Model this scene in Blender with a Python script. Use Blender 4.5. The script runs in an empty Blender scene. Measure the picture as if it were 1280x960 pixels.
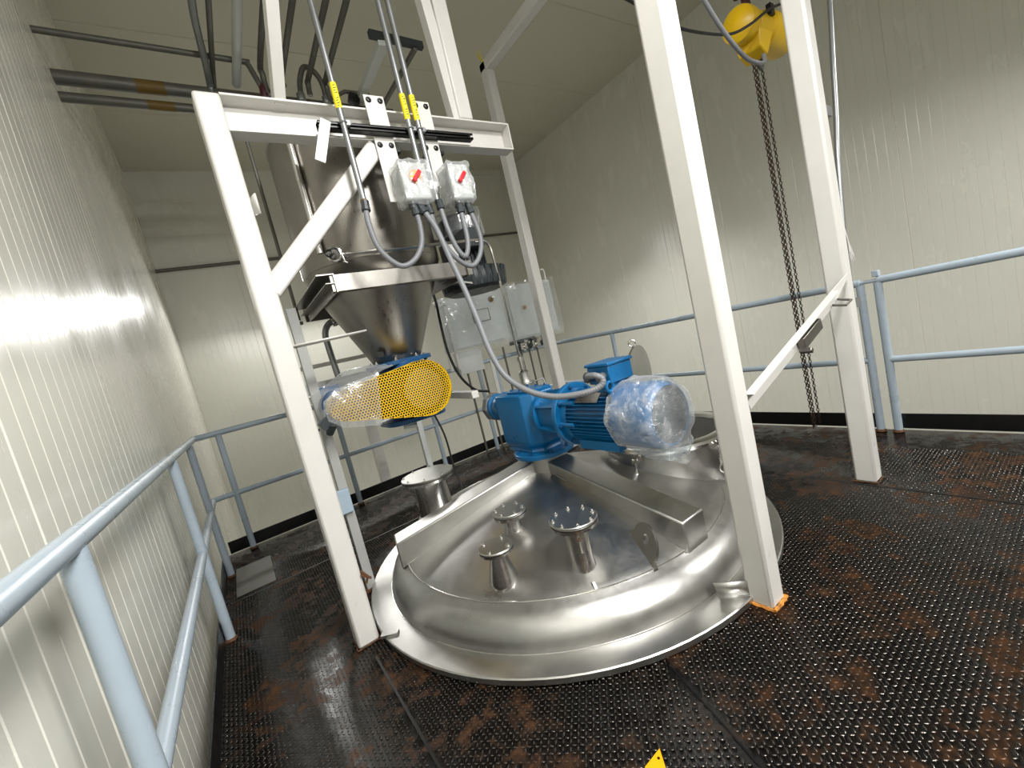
import bpy, bmesh, math, random
import numpy as np
from mathutils import Vector, Matrix
random.seed(7)
rng = np.random.default_rng(5)
PI = math.pi
C = bpy.context.scene.collection

# ------------------------------------------------------------------ camera, world, lamps, exposure
cam_d = bpy.data.cameras.new('camera')
cam = bpy.data.objects.new('camera', cam_d)
C.objects.link(cam)
cam_d.sensor_fit = 'HORIZONTAL'
cam_d.sensor_width = 36.0
cam_d.lens = 524.0 / 1280.0 * 36.0
cam_d.clip_start = 0.01


def cam_matrix(roll, pitch, yaw, loc):
    cr, sr = math.cos(roll), math.sin(roll)
    cp, sp = math.cos(pitch), math.sin(pitch)
    cy, sy = math.cos(yaw), math.sin(yaw)
    ry = np.array([[cy, sy, 0], [-sy, cy, 0], [0, 0, 1]])
    b = np.array([[1, 0, 0], [0, 0, -1], [0, 1, 0]])
    rp = np.array([[1, 0, 0], [0, cp, -sp], [0, sp, cp]])
    rr = np.array([[cr, -sr, 0], [sr, cr, 0], [0, 0, 1]])
    m = rr @ rp @ b @ ry
    r, d, f = m
    return Matrix(((r[0], -d[0], -f[0], loc[0]), (r[1], -d[1], -f[1], loc[1]), (r[2], -d[2], -f[2], loc[2]), (0, 0, 0, 1)))


cam.matrix_world = cam_matrix(math.radians(-13.586), math.radians(5.968), math.radians(-33.325), (0, 0, 1.25))
bpy.context.scene.camera = cam

world = bpy.data.worlds.new('world')
bpy.context.scene.world = world
world.use_nodes = True
world.node_tree.nodes['Background'].inputs[0].default_value = (0.75, 0.78, 0.72, 1)
world.node_tree.nodes['Background'].inputs[1].default_value = 0.05


def area(name, loc, size, watts, color=(1.0, 0.99, 0.965), target=None, spread=None):
    l = bpy.data.lights.new(name, 'AREA')
    l.shape = 'RECTANGLE'
    l.size, l.size_y = size
    l.energy = watts
    l.color = color
    if spread:
        l.spread = spread
    o = bpy.data.objects.new(name, l)
    C.objects.link(o)
    o.location = loc
    if target:
        o.rotation_euler = (Vector(target) - Vector(loc)).to_track_quat('-Z', 'Y').to_euler()
    return o


area('lamp_near', (1.05, -0.15, 3.4), (0.5, 0.35), 82, target=(1.1, 0.9, 0))
area('lamp_right', (4.3, -1.2, 3.3), (1.2, 0.4), 95, target=(4.7, 0.4, 0), spread=2.25)
area('lamp_behind', (1.3, -2.0, 3.1), (1.2, 0.4), 120, target=(-0.45, 0.3, 0.5), spread=2.6)
area('lamp_far', (1.5, 8.1, 3.0), (2.4, 0.25), 75, target=(1.5, 7.1, 1.4))
area('lamp_far_right', (5.2, 4.6, 3.2), (1.2, 0.4), 55, target=(5.3, 4.7, 0), spread=2.2)

vs = bpy.context.scene.view_settings
vs.view_transform = 'Standard'
vs.look = 'None'
vs.exposure = 0.0
vs.gamma = 1.0
vs.use_curve_mapping = False

# ------------------------------------------------------------------ materials


def lin(h):
    h = h.lstrip('#')
    v = [int(h[i:i + 2], 16) / 255 for i in (0, 2, 4)]
    return tuple(x / 12.92 if x <= 0.04045 else ((x + 0.055) / 1.055) ** 2.4 for x in v) + (1,)


class NT:
    def __init__(s, name):
        s.m = bpy.data.materials.new(name)
        s.m.use_nodes = True
        s.t = s.m.node_tree
        s.bsdf = s.t.nodes['Principled BSDF']
        s.out = s.t.nodes['Material Output']

    def n(s, kind, **kw):
        x = s.t.nodes.new(kind)
        for k, v in kw.items():
            setattr(x, k, v)
        return x

    def l(s, a, b):
        s.t.links.new(a, b)

    def coord(s, scale=(1, 1, 1), rot=(0, 0, 0), kind='Object'):
        tc = s.n('ShaderNodeTexCoord')
        mp = s.n('ShaderNodeMapping')
        mp.inputs['Scale'].default_value = scale
        mp.inputs['Rotation'].default_value = rot
        s.l(tc.outputs[kind], mp.inputs[0])
        return mp.outputs[0]

    def noise(s, vec, scale, detail=4, rough=0.6):
        x = s.n('ShaderNodeTexNoise')
        x.inputs['Scale'].default_value = scale
        x.inputs['Detail'].default_value = detail
        x.inputs['Roughness'].default_value = rough
        s.l(vec, x.inputs['Vector'])
        return x.outputs[0]

    def ramp(s, fac, stops):
        x = s.n('ShaderNodeValToRGB')
        e = x.color_ramp.elements
        e[0].position, e[0].color = stops[0][0], stops[0][1] if not isinstance(stops[0][1], (int, float)) else (stops[0][1],) * 3 + (1,)
        for i, (p, c) in enumerate(stops[1:]):
            k = e[1] if i == 0 else e.new(p)
            k.position = p
            k.color = c if not isinstance(c, (int, float)) else (c, c, c, 1)
        s.l(fac, x.inputs[0])
        return x.outputs[0]

    def bump(s, h, strength=0.1, dist=0.01):
        b = s.n('ShaderNodeBump')
        b.inputs['Strength'].default_value = strength
        b.inputs['Distance'].default_value = dist
        s.l(h, b.inputs['Height'])
        s.l(b.outputs[0], s.bsdf.inputs['Normal'])

    def set(s, **kw):
        for k, v in kw.items():
            s.bsdf.inputs[k.replace('_', ' ')].default_value = v


def paint(name, col, rough=0.4, var=0.04, metallic=0.0, bump=0.0, scale=6, coat=0.0):
    t = NT(name)
    v = t.coord()
    nz = t.noise(v, scale, 5)
    c = lin(col)
    t.l(t.ramp(nz, [(0.3, tuple(max(0, x * (1 - var)) for x in c[:3]) + (1,)), (0.7, tuple(min(1, x * (1 + var)) for x in c[:3]) + (1,))]), t.bsdf.inputs['Base Color'])
    t.l(t.ramp(nz, [(0.3, max(0.02, rough - 0.06)), (0.7, rough + 0.06)]), t.bsdf.inputs['Roughness'])
    t.set(Metallic=metallic, Coat_Weight=coat)
    if bump:
        t.bump(t.noise(v, scale * 12, 3), bump, 0.002)
    return t.m


def steel(name, col='#b5b0a8', rough=0.27, stretch=(1, 1, 30), scale=6, smudge=0.08):
    t = NT(name)
    v = t.coord(stretch)
    br = t.noise(v, scale, 6, 0.7)
    cl = t.noise(t.coord(), 3.5, 4)
    c = lin(col)
    t.l(t.ramp(cl, [(0.3, tuple(x * 0.74 for x in c[:3]) + (1,)), (0.7, c)]), t.bsdf.inputs['Base Color'])
    a = t.n('ShaderNodeMath', operation='MULTIPLY_ADD')
    t.l(br, a.inputs[0])
    a.inputs[1].default_value = 0.16
    a.inputs[2].default_value = rough - 0.08
    b = t.n('ShaderNodeMath', operation='MULTIPLY_ADD')
    t.l(cl, b.inputs[0])
    b.inputs[1].default_value = smudge * 2
    t.l(a.outputs[0], b.inputs[2])
    fine = t.noise(t.coord(), 55, 3)
    e = t.n('ShaderNodeMath', operation='MULTIPLY_ADD')
    t.l(fine, e.inputs[0])
    e.inputs[1].default_value = 0.12
    t.l(b.outputs[0], e.inputs[2])
    f = t.n('ShaderNodeMath', operation='SUBTRACT')
    t.l(e.outputs[0], f.inputs[0])
    f.inputs[1].default_value = 0.06
    t.l(f.outputs[0], t.bsdf.inputs['Roughness'])
    t.set(Metallic=1.0)
    t.bump(br, 0.07, 0.003)
    return t.m


M = {}


def wall_mat(name, col, rough, var=0.05):
    t = NT(name)
    v = t.coord()
    nz = t.noise(v, 0.9, 5)
    c = lin(col)
    t.l(t.ramp(nz, [(0.3, tuple(x * (1 - var) for x in c[:3]) + (1,)), (0.7, c)]), t.bsdf.inputs['Base Color'])
    sm = t.noise(t.coord((1, 1, 0.4)), 2.5, 6)
    t.l(t.ramp(sm, [(0.3, rough - 0.07), (0.75, rough + 0.1)]), t.bsdf.inputs['Roughness'])
    t.bump(t.noise(t.coord((1, 1, 0.35)), 2.2, 2), 0.03, 0.02)
    return t.m


M['panel'] = wall_mat('painted_wall_panel', '#e3e2d7', 0.24)
M['ceil'] = wall_mat('painted_ceiling_panel', '#d8d5c6', 0.4)
M['white'] = paint('white_enamel', '#d0cec9', 0.33, 0.03, bump=0.04)
M['white_edge'] = M['white']
M['rail'] = paint('blue_grey_enamel', '#a0adb8', 0.3, 0.06)
M['rust_dark'] = paint('dark_rusty_weld', '#5d3c22', 0.8, 0.5, bump=0.5, scale=30)
M['black'] = paint('black_enamel', '#0c0c0d', 0.35, 0.2)
M['blue'] = paint('machine_blue', '#066095', 0.33, 0.08, bump=0.03, coat=0.15)
M['dblue'] = paint('dark_machine_blue', '#0d4a78', 0.36, 0.1, bump=0.04)
M['yellow'] = paint('hoist_yellow', '#e2b70b', 0.4, 0.06)
M['label'] = paint('yellow_tape', '#e6d21c', 0.4, 0.05)
M['oldlabel'] = paint('faded_brown_tape', '#66501d', 0.55, 0.15)
M['ink'] = paint('black_ink', '#16130a', 0.6, 0.05)
M['galv'] = paint('galvanised_pipe', '#8f9192', 0.38, 0.08, metallic=0.75)
M['pipe'] = paint('dull_steel_pipe', '#66655e', 0.5, 0.12, metallic=0.4)
M['flex'] = paint('grey_flexible_jacket', '#74767a', 0.45, 0.05)
M['rubber'] = paint('black_rubber_cable', '#17181a', 0.5, 0.1)
M['dark'] = paint('dark_motor_paint', '#2d3336', 0.42, 0.1, bump=0.05)
M['chain'] = paint('oiled_chain_steel', '#4a3c33', 0.42, 0.2, metallic=0.7)
M['redbrown'] = paint('oxide_red_iron', '#4b1820', 0.5, 0.15)
M['rust'] = paint('rusty_weld', '#b8792f', 0.75, 0.6, bump=0.5, scale=30)
M['midgrey'] = paint('mid_grey_enamel', '#9fa09d', 0.4, 0.06)
M['grey'] = paint('light_grey_plastic', '#c9ccca', 0.4, 0.04)
M['red'] = paint('red_plastic', '#c8202c', 0.35, 0.05)
M['orange'] = paint('amber_plastic', '#e0a64a', 0.4, 0.05)
M['bluebox'] = paint('pale_blue_plastic', '#9aabb9', 0.4, 0.04)
M['tag'] = paint('yellow_tag_plastic', '#f5a80a', 0.4, 0.04)
M['stone'] = paint('grey_concrete', '#8c8a82', 0.8, 0.1)
M['ss'] = steel('brushed_stainless', '#c9c8c4', 0.28, (8, 8, 8), 14)
M['ss_dome'] = steel('polished_dome_stainless', '#c2c1be', 0.22, (2.5, 2.5, 2.5), 5, 0.12)
M['ss_cone'] = steel('hopper_stainless', '#a39f98', 0.25, (14, 14, 0.6), 6, 0.06)
M['ss_bright'] = steel('bright_stainless', '#e2e0dc', 0.15, (4, 4, 4), 6)
M['ss_dark'] = steel('dull_stainless', '#8d8a84', 0.3, (6, 6, 6), 8)


def plastic_film(name, tint=(0.95, 0.97, 0.98, 1), cover=(0.1, 0.4), cscale=6, scale=22, bump=0.35):
    t = NT(name)
    v = t.coord()
    w = t.n('ShaderNodeTexNoise')
    w.inputs['Scale'].default_value = scale
    w.inputs['Detail'].default_value = 3
    w.inputs['Distortion'].default_value = 1.0
    t.l(v, w.inputs['Vector'])
    bp = t.n('ShaderNodeBump')
    bp.inputs['Strength'].default_value = bump
    bp.inputs['Distance'].default_value = 0.02
    t.l(w.outputs[0], bp.inputs['Height'])
    tr = t.n('ShaderNodeBsdfTransparent')
    tr.inputs[0].default_value = tint
    gl = t.n('ShaderNodeBsdfGlossy')
    gl.inputs['Roughness'].default_value = 0.16
    t.l(bp.outputs[0], gl.inputs['Normal'])
    d2 = t.n('ShaderNodeBsdfDiffuse')
    d2.inputs[0].default_value = (0.85, 0.87, 0.89, 1)
    fr = t.n('ShaderNodeLayerWeight')
    fr.inputs[0].default_value = 0.25
    mx = t.n('ShaderNodeMixShader')
    mx.inputs[0].default_value = 0.45
    t.l(d2.outputs[0], mx.inputs[1])
    t.l(gl.outputs[0], mx.inputs[2])
    lo, hi = cover
    cr = t.ramp(t.noise(v, cscale, 5, 0.65), [(0.32, lo), (0.5, lo * .6 + hi * .4), (0.7, hi)])
    m2 = t.n('ShaderNodeMixShader')
    a = t.n('ShaderNodeMath', operation='MAXIMUM')
    t.l(cr, a.inputs[0])
    t.l(fr.outputs['Facing'], a.inputs[1])
    sc = t.n('ShaderNodeMath', operation='MULTIPLY')
    t.l(a.outputs[0], sc.inputs[0])
    sc.inputs[1].default_value = 0.9
    t.l(sc.outputs[0], m2.inputs[0])
    t.l(tr.outputs[0], m2.inputs[1])
    t.l(mx.outputs[0], m2.inputs[2])
    t.l(m2.outputs[0], t.out.inputs[0])
    return t.m


M['film'] = plastic_film('clear_plastic_film', cover=(0.12, 0.4), cscale=5, scale=9, bump=0.5)
M['film_bag'] = plastic_film('thin_clear_bag_film', (0.95, 0.98, 1, 1), (0.08, 0.6), 16, 34, 1.0)
M['film_wrap'] = plastic_film('hazy_wrap_film', (0.95, 0.96, 0.96, 1), (0.15, 0.5), 7, 14, 0.5)
M['film_cloudy'] = plastic_film('cloudy_plastic_film', (0.95, 0.96, 0.95, 1), (0.3, 0.75), 12, 20, 0.6)


def perforated(name, col, pitch, hole):
    t = NT(name)
    tc = t.n('ShaderNodeTexCoord')
    sx = t.n('ShaderNodeSeparateXYZ')
    t.l(tc.outputs['Object'], sx.inputs[0])

    def m(op, a, b=None, c=None):
        x = t.n('ShaderNodeMath', operation=op)
        for i, q in enumerate((a, b, c)):
            if q is None:
                continue
            if isinstance(q, (int, float)):
                x.inputs[i].default_value = q
            else:
                t.l(q, x.inputs[i])
        return x.outputs[0]
    u = m('DIVIDE', sx.outputs[0], pitch)
    w = m('DIVIDE', sx.outputs[2], pitch * 1.732)

    def cell(off):
        a = m('SUBTRACT', m('FRACT', m('ADD', u, off)), 0.5)
        b = m('MULTIPLY', m('SUBTRACT', m('FRACT', m('ADD', w, off)), 0.5), 1.732)
        return m('SQRT', m('ADD', m('MULTIPLY', a, a), m('MULTIPLY', b, b)))
    d = m('MINIMUM', cell(0.0), cell(0.5))
    hol = m('LESS_THAN', d, hole)
    tr = t.n('ShaderNodeBsdfTransparent')
    mx = t.n('ShaderNodeMixShader')
    t.set(Base_Color=lin(col), Roughness=0.38)
    t.l(hol, mx.inputs[0])
    t.l(t.bsdf.outputs[0], mx.inputs[1])
    t.l(tr.outputs[0], mx.inputs[2])
    t.l(mx.outputs[0], t.out.inputs[0])
    return t.m


M['perf'] = perforated('perforated_yellow_sheet', '#efbf0c', 0.0165, 0.40)
M['grille'] = perforated('fan_grille_mesh', '#5c6468', 0.011, 0.36)


def floor_mat(name='wet_black_tread_plate', lug=False):
    t = NT(name)
    v = t.coord()
    a = t.noise(v, 3.2, 10, 0.7)
    b = t.noise(v, 14, 6, 0.7)
    mix = t.n('ShaderNodeMath', operation='MULTIPLY_ADD')
    t.l(b, mix.inputs[0])
    mix.inputs[1].default_value = 0.38
    t.l(a, mix.inputs[2])
    f = t.ramp(mix.outputs[0], [(0.70, 0.0), (0.79, 0.9)])
    rustc = t.ramp(b, [(0.35, lin('#1d130c')), (0.5, lin('#352214')), (0.68, lin('#5a3a20'))])
    base = t.ramp(a, [(0.3, lin('#55514d' if lug else '#070708')), (0.7, lin('#66605a' if lug else '#120e0b'))])
    mc = t.n('ShaderNodeMixRGB')
    t.l(f, mc.inputs[0])
    t.l(base, mc.inputs[1])
    t.l(rustc, mc.inputs[2])
    t.l(mc.outputs[0], t.bsdf.inputs['Base Color'])
    mr = t.n('ShaderNodeMixRGB')
    t.l(f, mr.inputs[0])
    t.l(t.ramp(b, [(0.3, 0.12), (0.7, 0.28 if lug else 0.38)]), mr.inputs[1])
    t.l(t.ramp(b, [(0.3, 0.32), (0.7, 0.6)]), mr.inputs[2])
    t.l(mr.outputs[0], t.bsdf.inputs['Roughness'])
    t.bump(t.noise(v, 60, 4), 0.25, 0.003)
    t.set(Specular_IOR_Level=0.6 if lug else 0.3, Metallic=0.8 if lug else 0.0)
    return t.m


M['floor'] = floor_mat()
M['lug'] = floor_mat('worn_tread_lug', True)

# ------------------------------------------------------------------ mesh helpers
ROOT = {}          # object name -> world origin of its geometry frame


def frame(d, up=(0, 0, 1)):
    d = Vector(d).normalized()
    u = Vector(up)
    if abs(d.dot(u)) > 0.98:
        u = Vector((0, 1, 0))
    x = u.cross(d).normalized()
    y = d.cross(x).normalized()
    return x, y, d


class MB:
    """collects shapes in world space; build() links them as ONE mesh object"""

    def __init__(s):
        s.v, s.f = [], []

    def add(s, vs, fs):
        k = len(s.v)
        s.v += [tuple(x) for x in vs]
        s.f += [tuple(i + k for i in f) for f in fs]
        return s

    def box(s, lo, hi):
        x0, y0, z0 = lo
        x1, y1, z1 = hi
        return s.add([(x0, y0, z0), (x1, y0, z0), (x1, y1, z0), (x0, y1, z0), (x0, y0, z1), (x1, y0, z1), (x1, y1, z1), (x0, y1, z1)],
                     [(0, 3, 2, 1), (4, 5, 6, 7), (0, 1, 5, 4), (1, 2, 6, 5), (2, 3, 7, 6), (3, 0, 4, 7)])

    def prof(s, poly, p0, p1, up=(0, 0, 1)):
        """extrude a 2-D outline (x sideways, y up) from p0 to p1"""
        p0, p1 = Vector(p0), Vector(p1)
        x, y, d = frame(p1 - p0, up)
        n = len(poly)
        vs = [p0 + x * a + y * b for a, b in poly] + [p1 + x * a + y * b for a, b in poly]
        return s.add(vs, [tuple(range(n))[::-1], tuple(range(n, 2 * n))] + [(i, (i + 1) % n, n + (i + 1) % n, n + i) for i in range(n)])

    def bar(s, p0, p1, w, h, up=(0, 0, 1)):
        return s.prof([(-w / 2, -h / 2), (w / 2, -h / 2), (w / 2, h / 2), (-w / 2, h / 2)], p0, p1, up)

    def tube(s, pts, r, seg=12, caps=True):
        pts = [Vector(p) for p in pts]
        n = len(pts)
        rs = r if isinstance(r, (list, tuple)) else [r] * n
        vs, fs = [], []
        px = None
        for i, p in enumerate(pts):
            d = (pts[min(i + 1, n - 1)] - pts[max(i - 1, 0)]).normalized()
            if px is None:
                x, y, _ = frame(d)
            else:
                x = (px - d * px.dot(d)).normalized()
                y = d.cross(x)
            px = x
            for k in range(seg):
                a = 2 * PI * k / seg
                vs.append(p + (x * math.cos(a) + y * math.sin(a)) * rs[i])
        for i in range(n - 1):
            for k in range(seg):
                k2 = (k + 1) % seg
                fs.append((i * seg + k, i * seg + k2, (i + 1) * seg + k2, (i + 1) * seg + k))
        if caps:
            fs.append(tuple(range(seg))[::-1])
            fs.append(tuple(range((n - 1) * seg, n * seg)))
        return s.add(vs, fs)

    def lathe(s, prof, org, axis=(0, 0, 1), seg=32, wob=None, close=False):
        """revolve (radius, height) points about an axis through org"""
        org = Vector(org)
        x, y, d = frame(axis)
        vs, fs = [], []
        n = len(prof)
        for i, (r, h) in enumerate(prof):
            for k in range(seg):
                a = 2 * PI * k / seg
                rr = r * (wob(a, i) if wob else 1)
                vs.append(org + d * h + (x * math.cos(a) + y * math.sin(a)) * max(rr, 1e-5))
        m = n if close else n - 1
        for i in range(m):
            j = (i + 1) % n
            for k in range(seg):
                k2 = (k + 1) % seg
                fs.append((i * seg + k, i * seg + k2, j * seg + k2, j * seg + k))
        if not close:
            if prof[0][0] > 1e-4:
                fs.append(tuple(range(seg))[::-1])
            if prof[-1][0] > 1e-4:
                fs.append(tuple(range((n - 1) * seg, n * seg)))
        return s.add(vs, fs)

    def cyl(s, p0, p1, r, seg=24):
        p0, p1 = Vector(p0), Vector(p1)
        return s.lathe([(r, 0), (r, (p1 - p0).length)], p0, p1 - p0, seg)

    def hexbolt(s, p, axis=(0, 0, 1), r=0.009, h=0.008):
        p = Vector(p)
        a = Vector(axis).normalized()
        s.lathe([(r * 1.35, 0), (r * 1.35, h * 0.2)], p, a, 12)
        s.lathe([(r, h * 0.2), (r, h * 0.9), (r * 0.8, h)], p, a, 6)
        return s.lathe([(r * 0.5, h * 0.9), (r * 0.5, h * 1.7)], p, a, 8)

    def torus(s, c, axis, R, r, seg=24, seg2=8):
        pr = [(R + r * math.cos(2 * PI * i / seg2), r * math.sin(2 * PI * i / seg2)) for i in range(seg2)]
        return s.lathe(pr, c, axis, seg, close=True)

    def build(s, name, mat, parent=None, bevel=0.0, smooth=0.6, sub=0, thick=0.0, recalc=True, local=None):
        org = Vector((0, 0, 0))
        if parent is not None:
            org = Vector(ROOT[parent.name])
        elif local is not None:
            org = Vector(local)
        me = bpy.data.meshes.new(name)
        me.from_pydata([tuple(Vector(v) - org) for v in s.v], [], s.f)
        me.materials.append(mat)
        if recalc:
            bm = bmesh.new()
            bm.from_mesh(me)
            bmesh.ops.recalc_face_normals(bm, faces=bm.faces)
            bm.to_mesh(me)
            bm.free()
        me.shade_smooth()
        me.set_sharp_from_angle(angle=smooth)
        o = bpy.data.objects.new(name, me)
        C.objects.link(o)
        if parent is not None:
            o.parent = parent
        elif local is not None:
            o.location = org
        ROOT[o.name] = tuple(org)
        if thick:
            q = o.modifiers.new('solid', 'SOLIDIFY')
            q.thickness = thick
        if bevel:
            q = o.modifiers.new('bevel', 'BEVEL')
            q.width = bevel
            q.segments = 2
            q.limit_method = 'ANGLE'
            q.angle_limit = 0.7
            q.harden_normals = False
        if sub:
            q = o.modifiers.new('subd', 'SUBSURF')
            q.levels = q.render_levels = sub
        return o


def tag(o, label, cat, group=None, kind=None):
    o['label'] = label
    o['category'] = cat
    if group:
        o['group'] = group
    if kind:
        o['kind'] = kind
    return o


def thing(name, loc, label, cat, group=None):
    o = bpy.data.objects.new(name, None)
    o.empty_display_size = 0.1
    C.objects.link(o)
    o.location = loc
    ROOT[o.name] = tuple(loc)
    return tag(o, label, cat, group)


def struct(o):
    o['kind'] = 'structure'
    return o


def smooth_path(pts, n=6):
    """Catmull-Rom through the points"""
    P = [Vector(p) for p in pts]
    P = [P[0] * 2 - P[1]] + P + [P[-1] * 2 - P[-2]]
    out = []
    for i in range(1, len(P) - 2):
        for k in range(n):
            t = k / n
            a, b, c, d = P[i - 1], P[i], P[i + 1], P[i + 2]
            out.append(0.5 * ((2 * b) + (c - a) * t + (2 * a - 5 * b + 4 * c - d) * t * t + (3 * b - a - 3 * c + d) * t ** 3))
    out.append(P[-2])
    return out


# ------------------------------------------------------------------ the room
XL, XR, YB, YF, ZC, ZG = -0.45, 7.25, 8.85, -4.0, 5.4, -3.0


def ribbed(axis_pts, put, lo, hi, period, depth, joint, jdepth):
    """a wall sheet whose profile runs along one axis with narrow grooves; put(u, depth, h) makes a point"""
    prof = []
    u = lo
    i = 0
    while u < hi - 1e-6:
        j = joint and i % joint == 0
        w = 0.007 if j else 0.0045
        d = jdepth if j else depth
        prof += [(u, 0.0), (u + w, d), (u + 2 * w, 0.0)]
        u += period
        i += 1
    prof.append((hi, 0.0))
    vs = [put(a, b, axis_pts[0]) for a, b in prof] + [put(a, b, axis_pts[1]) for a, b in prof]
    n = len(prof)
    fs = [(k, k + 1, n + k + 1, n + k) for k in range(n - 1)]
    return vs, fs


mb = MB()
mb.add(*ribbed((ZG, 6.6), lambda u, d, h: (XL - d, u, h), YF, YB, 0.1, 0.0025, 11, 0.006))
struct(mb.build('wall_left', M['panel'], smooth=0.15, recalc=False))
mb = MB()
mb.add(*ribbed((ZG, 6.6), lambda u, d, h: (XR + d, u, h), YF, YB, 0.1, 0.0025, 11, 0.006))
struct(mb.build('wall_right', M['panel'], smooth=0.15, recalc=False))
mb = MB()
mb.add(*ribbed((ZG, 4.22), lambda u, d, h: (u, YB + d, h), XL, XR, 0.1, 0.0015, 11, 0.005))
mb.add(*ribbed((XL, XR), lambda u, d, h: (h, YB + 0.003 + d, u), 4.22, 6.6, 0.55, 0.002, 1, 0.003))
struct(mb.build('wall_back', M['panel'], smooth=0.15, recalc=False))
mb = MB()
mb.add(*ribbed((ZG, 6.6), lambda u, d, h: (u, YF - d, h), XL, XR, 0.1, 0.0025, 11, 0.006))
struct(mb.build('wall_front', M['panel'], smooth=0.15, recalc=False))
mb = MB()
prof = []
for y in (YF, -3.7, -2.15, -0.6, 0.95, 2.5, 4.08, 5.68, 7.2):
    prof += [(y, 0), (y + 0.012, 0.012), (y + 0.024, 0)]
prof.append((YB, 0))
zc = lambda x: ZC + 0.03 * (x - 3.4)
vs_ = [(XL, a, zc(XL) + b) for a, b in prof] + [(XR, a, zc(XR) + b) for a, b in prof]
n_ = len(prof)
mb.add(vs_, [(k, n_ + k, n_ + k + 1, k + 1) for k in range(n_ - 1)])
struct(mb.build('ceiling', M['ceil'], smooth=0.2, recalc=False))
mb = MB()
mb.box((XL, YF, ZG - 0.1), (XR, YB, ZG))
struct(mb.build('floor_lower', M['stone']))

# the platform: tread plate with raised lugs
PX0, PX1, PY0, PY1 = -0.40, 3.70, -3.2, 4.46
TC = (1.505, 2.10)


def tread_floor():
    mb = MB()
    # deck with a round opening for the tank, built as a ring of quads out to the rectangle
    seg = 96
    rin = 1.17
    inner, outer = [], []
    for k in range(seg):
        a = 2 * PI * k / seg
        c, s = math.cos(a), math.sin(a)
        inner.append((TC[0] + rin * c, TC[1] + rin * s, 0))
        t = 1e9
        if c > 1e-9: t = min(t, (PX1 - TC[0]) / c)
        if c < -1e-9: t = min(t, (PX0 - TC[0]) / c)
        if s > 1e-9: t = min(t, (PY1 - TC[1]) / s)
        if s < -1e-9: t = min(t, (PY0 - TC[1]) / s)
        outer.append([TC[0] + t * c, TC[1] + t * s, 0])
    for cx, cy in ((PX0, PY0), (PX1, PY0), (PX1, PY1), (PX0, PY1)):
        k = min(range(seg), key=lambda i: (outer[i][0] - cx) ** 2 + (outer[i][1] - cy) ** 2)
        outer[k] = [cx, cy, 0]
    low = [(x, y, -0.012) for x, y, z in outer]
    lowi = [(x, y, -0.012) for x, y, z in inner]
    vs = inner + outer + low + lowi
    fs = []
    for k in range(seg):
        k2 = (k + 1) % seg
        fs.append((k, seg + k, seg + k2, k2))
        fs.append((seg + k, 2 * seg + k, 2 * seg + k2, seg + k2))
        fs.append((2 * seg + k, 3 * seg + k, 3 * seg + k2, 2 * seg + k2))
        fs.append((3 * seg + k, k, k2, 3 * seg + k2))
    mb.add(vs, fs)
    # lugs
    p = 0.0168
    xs = np.arange(PX0 + 0.02, PX1 - 0.02, p)
    ys = np.arange(-0.5, PY1 - 0.02, p)
    gi, gj = np.meshgrid(np.arange(len(xs)), np.arange(len(ys)), indexing='ij')
    cx, cy = xs[gi], ys[gj]
    ang = np.where((gi + gj) % 2 == 0, 0.0, PI / 2) + PI / 4
    keep = np.hypot(cx - TC[0], cy - TC[1]) > 1.2
    # bare strips along the plate joints and the flat edge angles
    keep &= ~((np.abs(cx - 2.72) < 0.022) & (cy < 1.4))
    keep &= ~((np.abs(cy - 3.36) < 0.02) & (cx < 1.2))
    keep &= ~((np.abs(cx - 0.235) < 0.02) & (cy < 1.95))
    keep &= ~((np.abs(cx - cy * 0.36 - 0.66) < 0.02) & (cy < 0.98))
    keep &= ~((cy > 4.02) | (cx > 3.36))
    cx, cy, ang = cx[keep], cy[keep], ang[keep]
    n = len(cx)
    ang = ang + rng.normal(0, .06, n)
    sc = rng.uniform(.82, 1.1, n)
    L, W, Hh = 0.0080, 0.0029, 0.0016
    loc = np.array([(-L, 0, 0), (0, -W, 0), (L, 0, 0), (0, W, 0),
                    (-L * .55, 0, Hh), (0, -W * .5, Hh), (L * .55, 0, Hh), (0, W * .5, Hh)])
    ca, sa = np.cos(ang) * sc, np.sin(ang) * sc
    X = cx[:, None] + ca[:, None] * loc[:, 0] - sa[:, None] * loc[:, 1]
    Y = cy[:, None] + sa[:, None] * loc[:, 0] + ca[:, None] * loc[:, 1]
    Z = np.broadcast_to(loc[:, 2], X.shape)
    V = np.stack([X, Y, Z], -1).reshape(-1, 3)
    F = np.array([(0, 1, 5, 4), (1, 2, 6, 5), (2, 3, 7, 6), (3, 0, 4, 7), (4, 5, 6, 7)])
    base = len(mb.v)
    Q = (F[None] + (np.arange(n) * 8 + base)[:, None, None]).reshape(-1)
    deck = np.array(mb.f, dtype=np.int32).reshape(-1)
    loops = np.concatenate([deck, Q]).astype(np.int32)
    allv = np.vstack([np.array(mb.v, float), V])
    nf = len(loops) // 4
    me = bpy.data.meshes.new('floor')
    me.vertices.add(len(allv))
    me.vertices.foreach_set('co', allv.reshape(-1).astype(np.float32))
    me.loops.add(len(loops))
    me.loops.foreach_set('vertex_index', loops)
    me.polygons.add(nf)
    me.polygons.foreach_set('loop_start', np.arange(0, nf * 4, 4, dtype=np.int32))
    me.materials.append(M['floor'])
    me.materials.append(M['lug'])
    mi = np.zeros(nf, np.int32)
    mi[len(mb.f):] = 1
    me.polygons.foreach_set('material_index', mi)
    me.update(calc_edges=True)
    me.validate()
    o = bpy.data.objects.new('floor', me)
    C.objects.link(o)
    return struct(o)


tread_floor()
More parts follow.
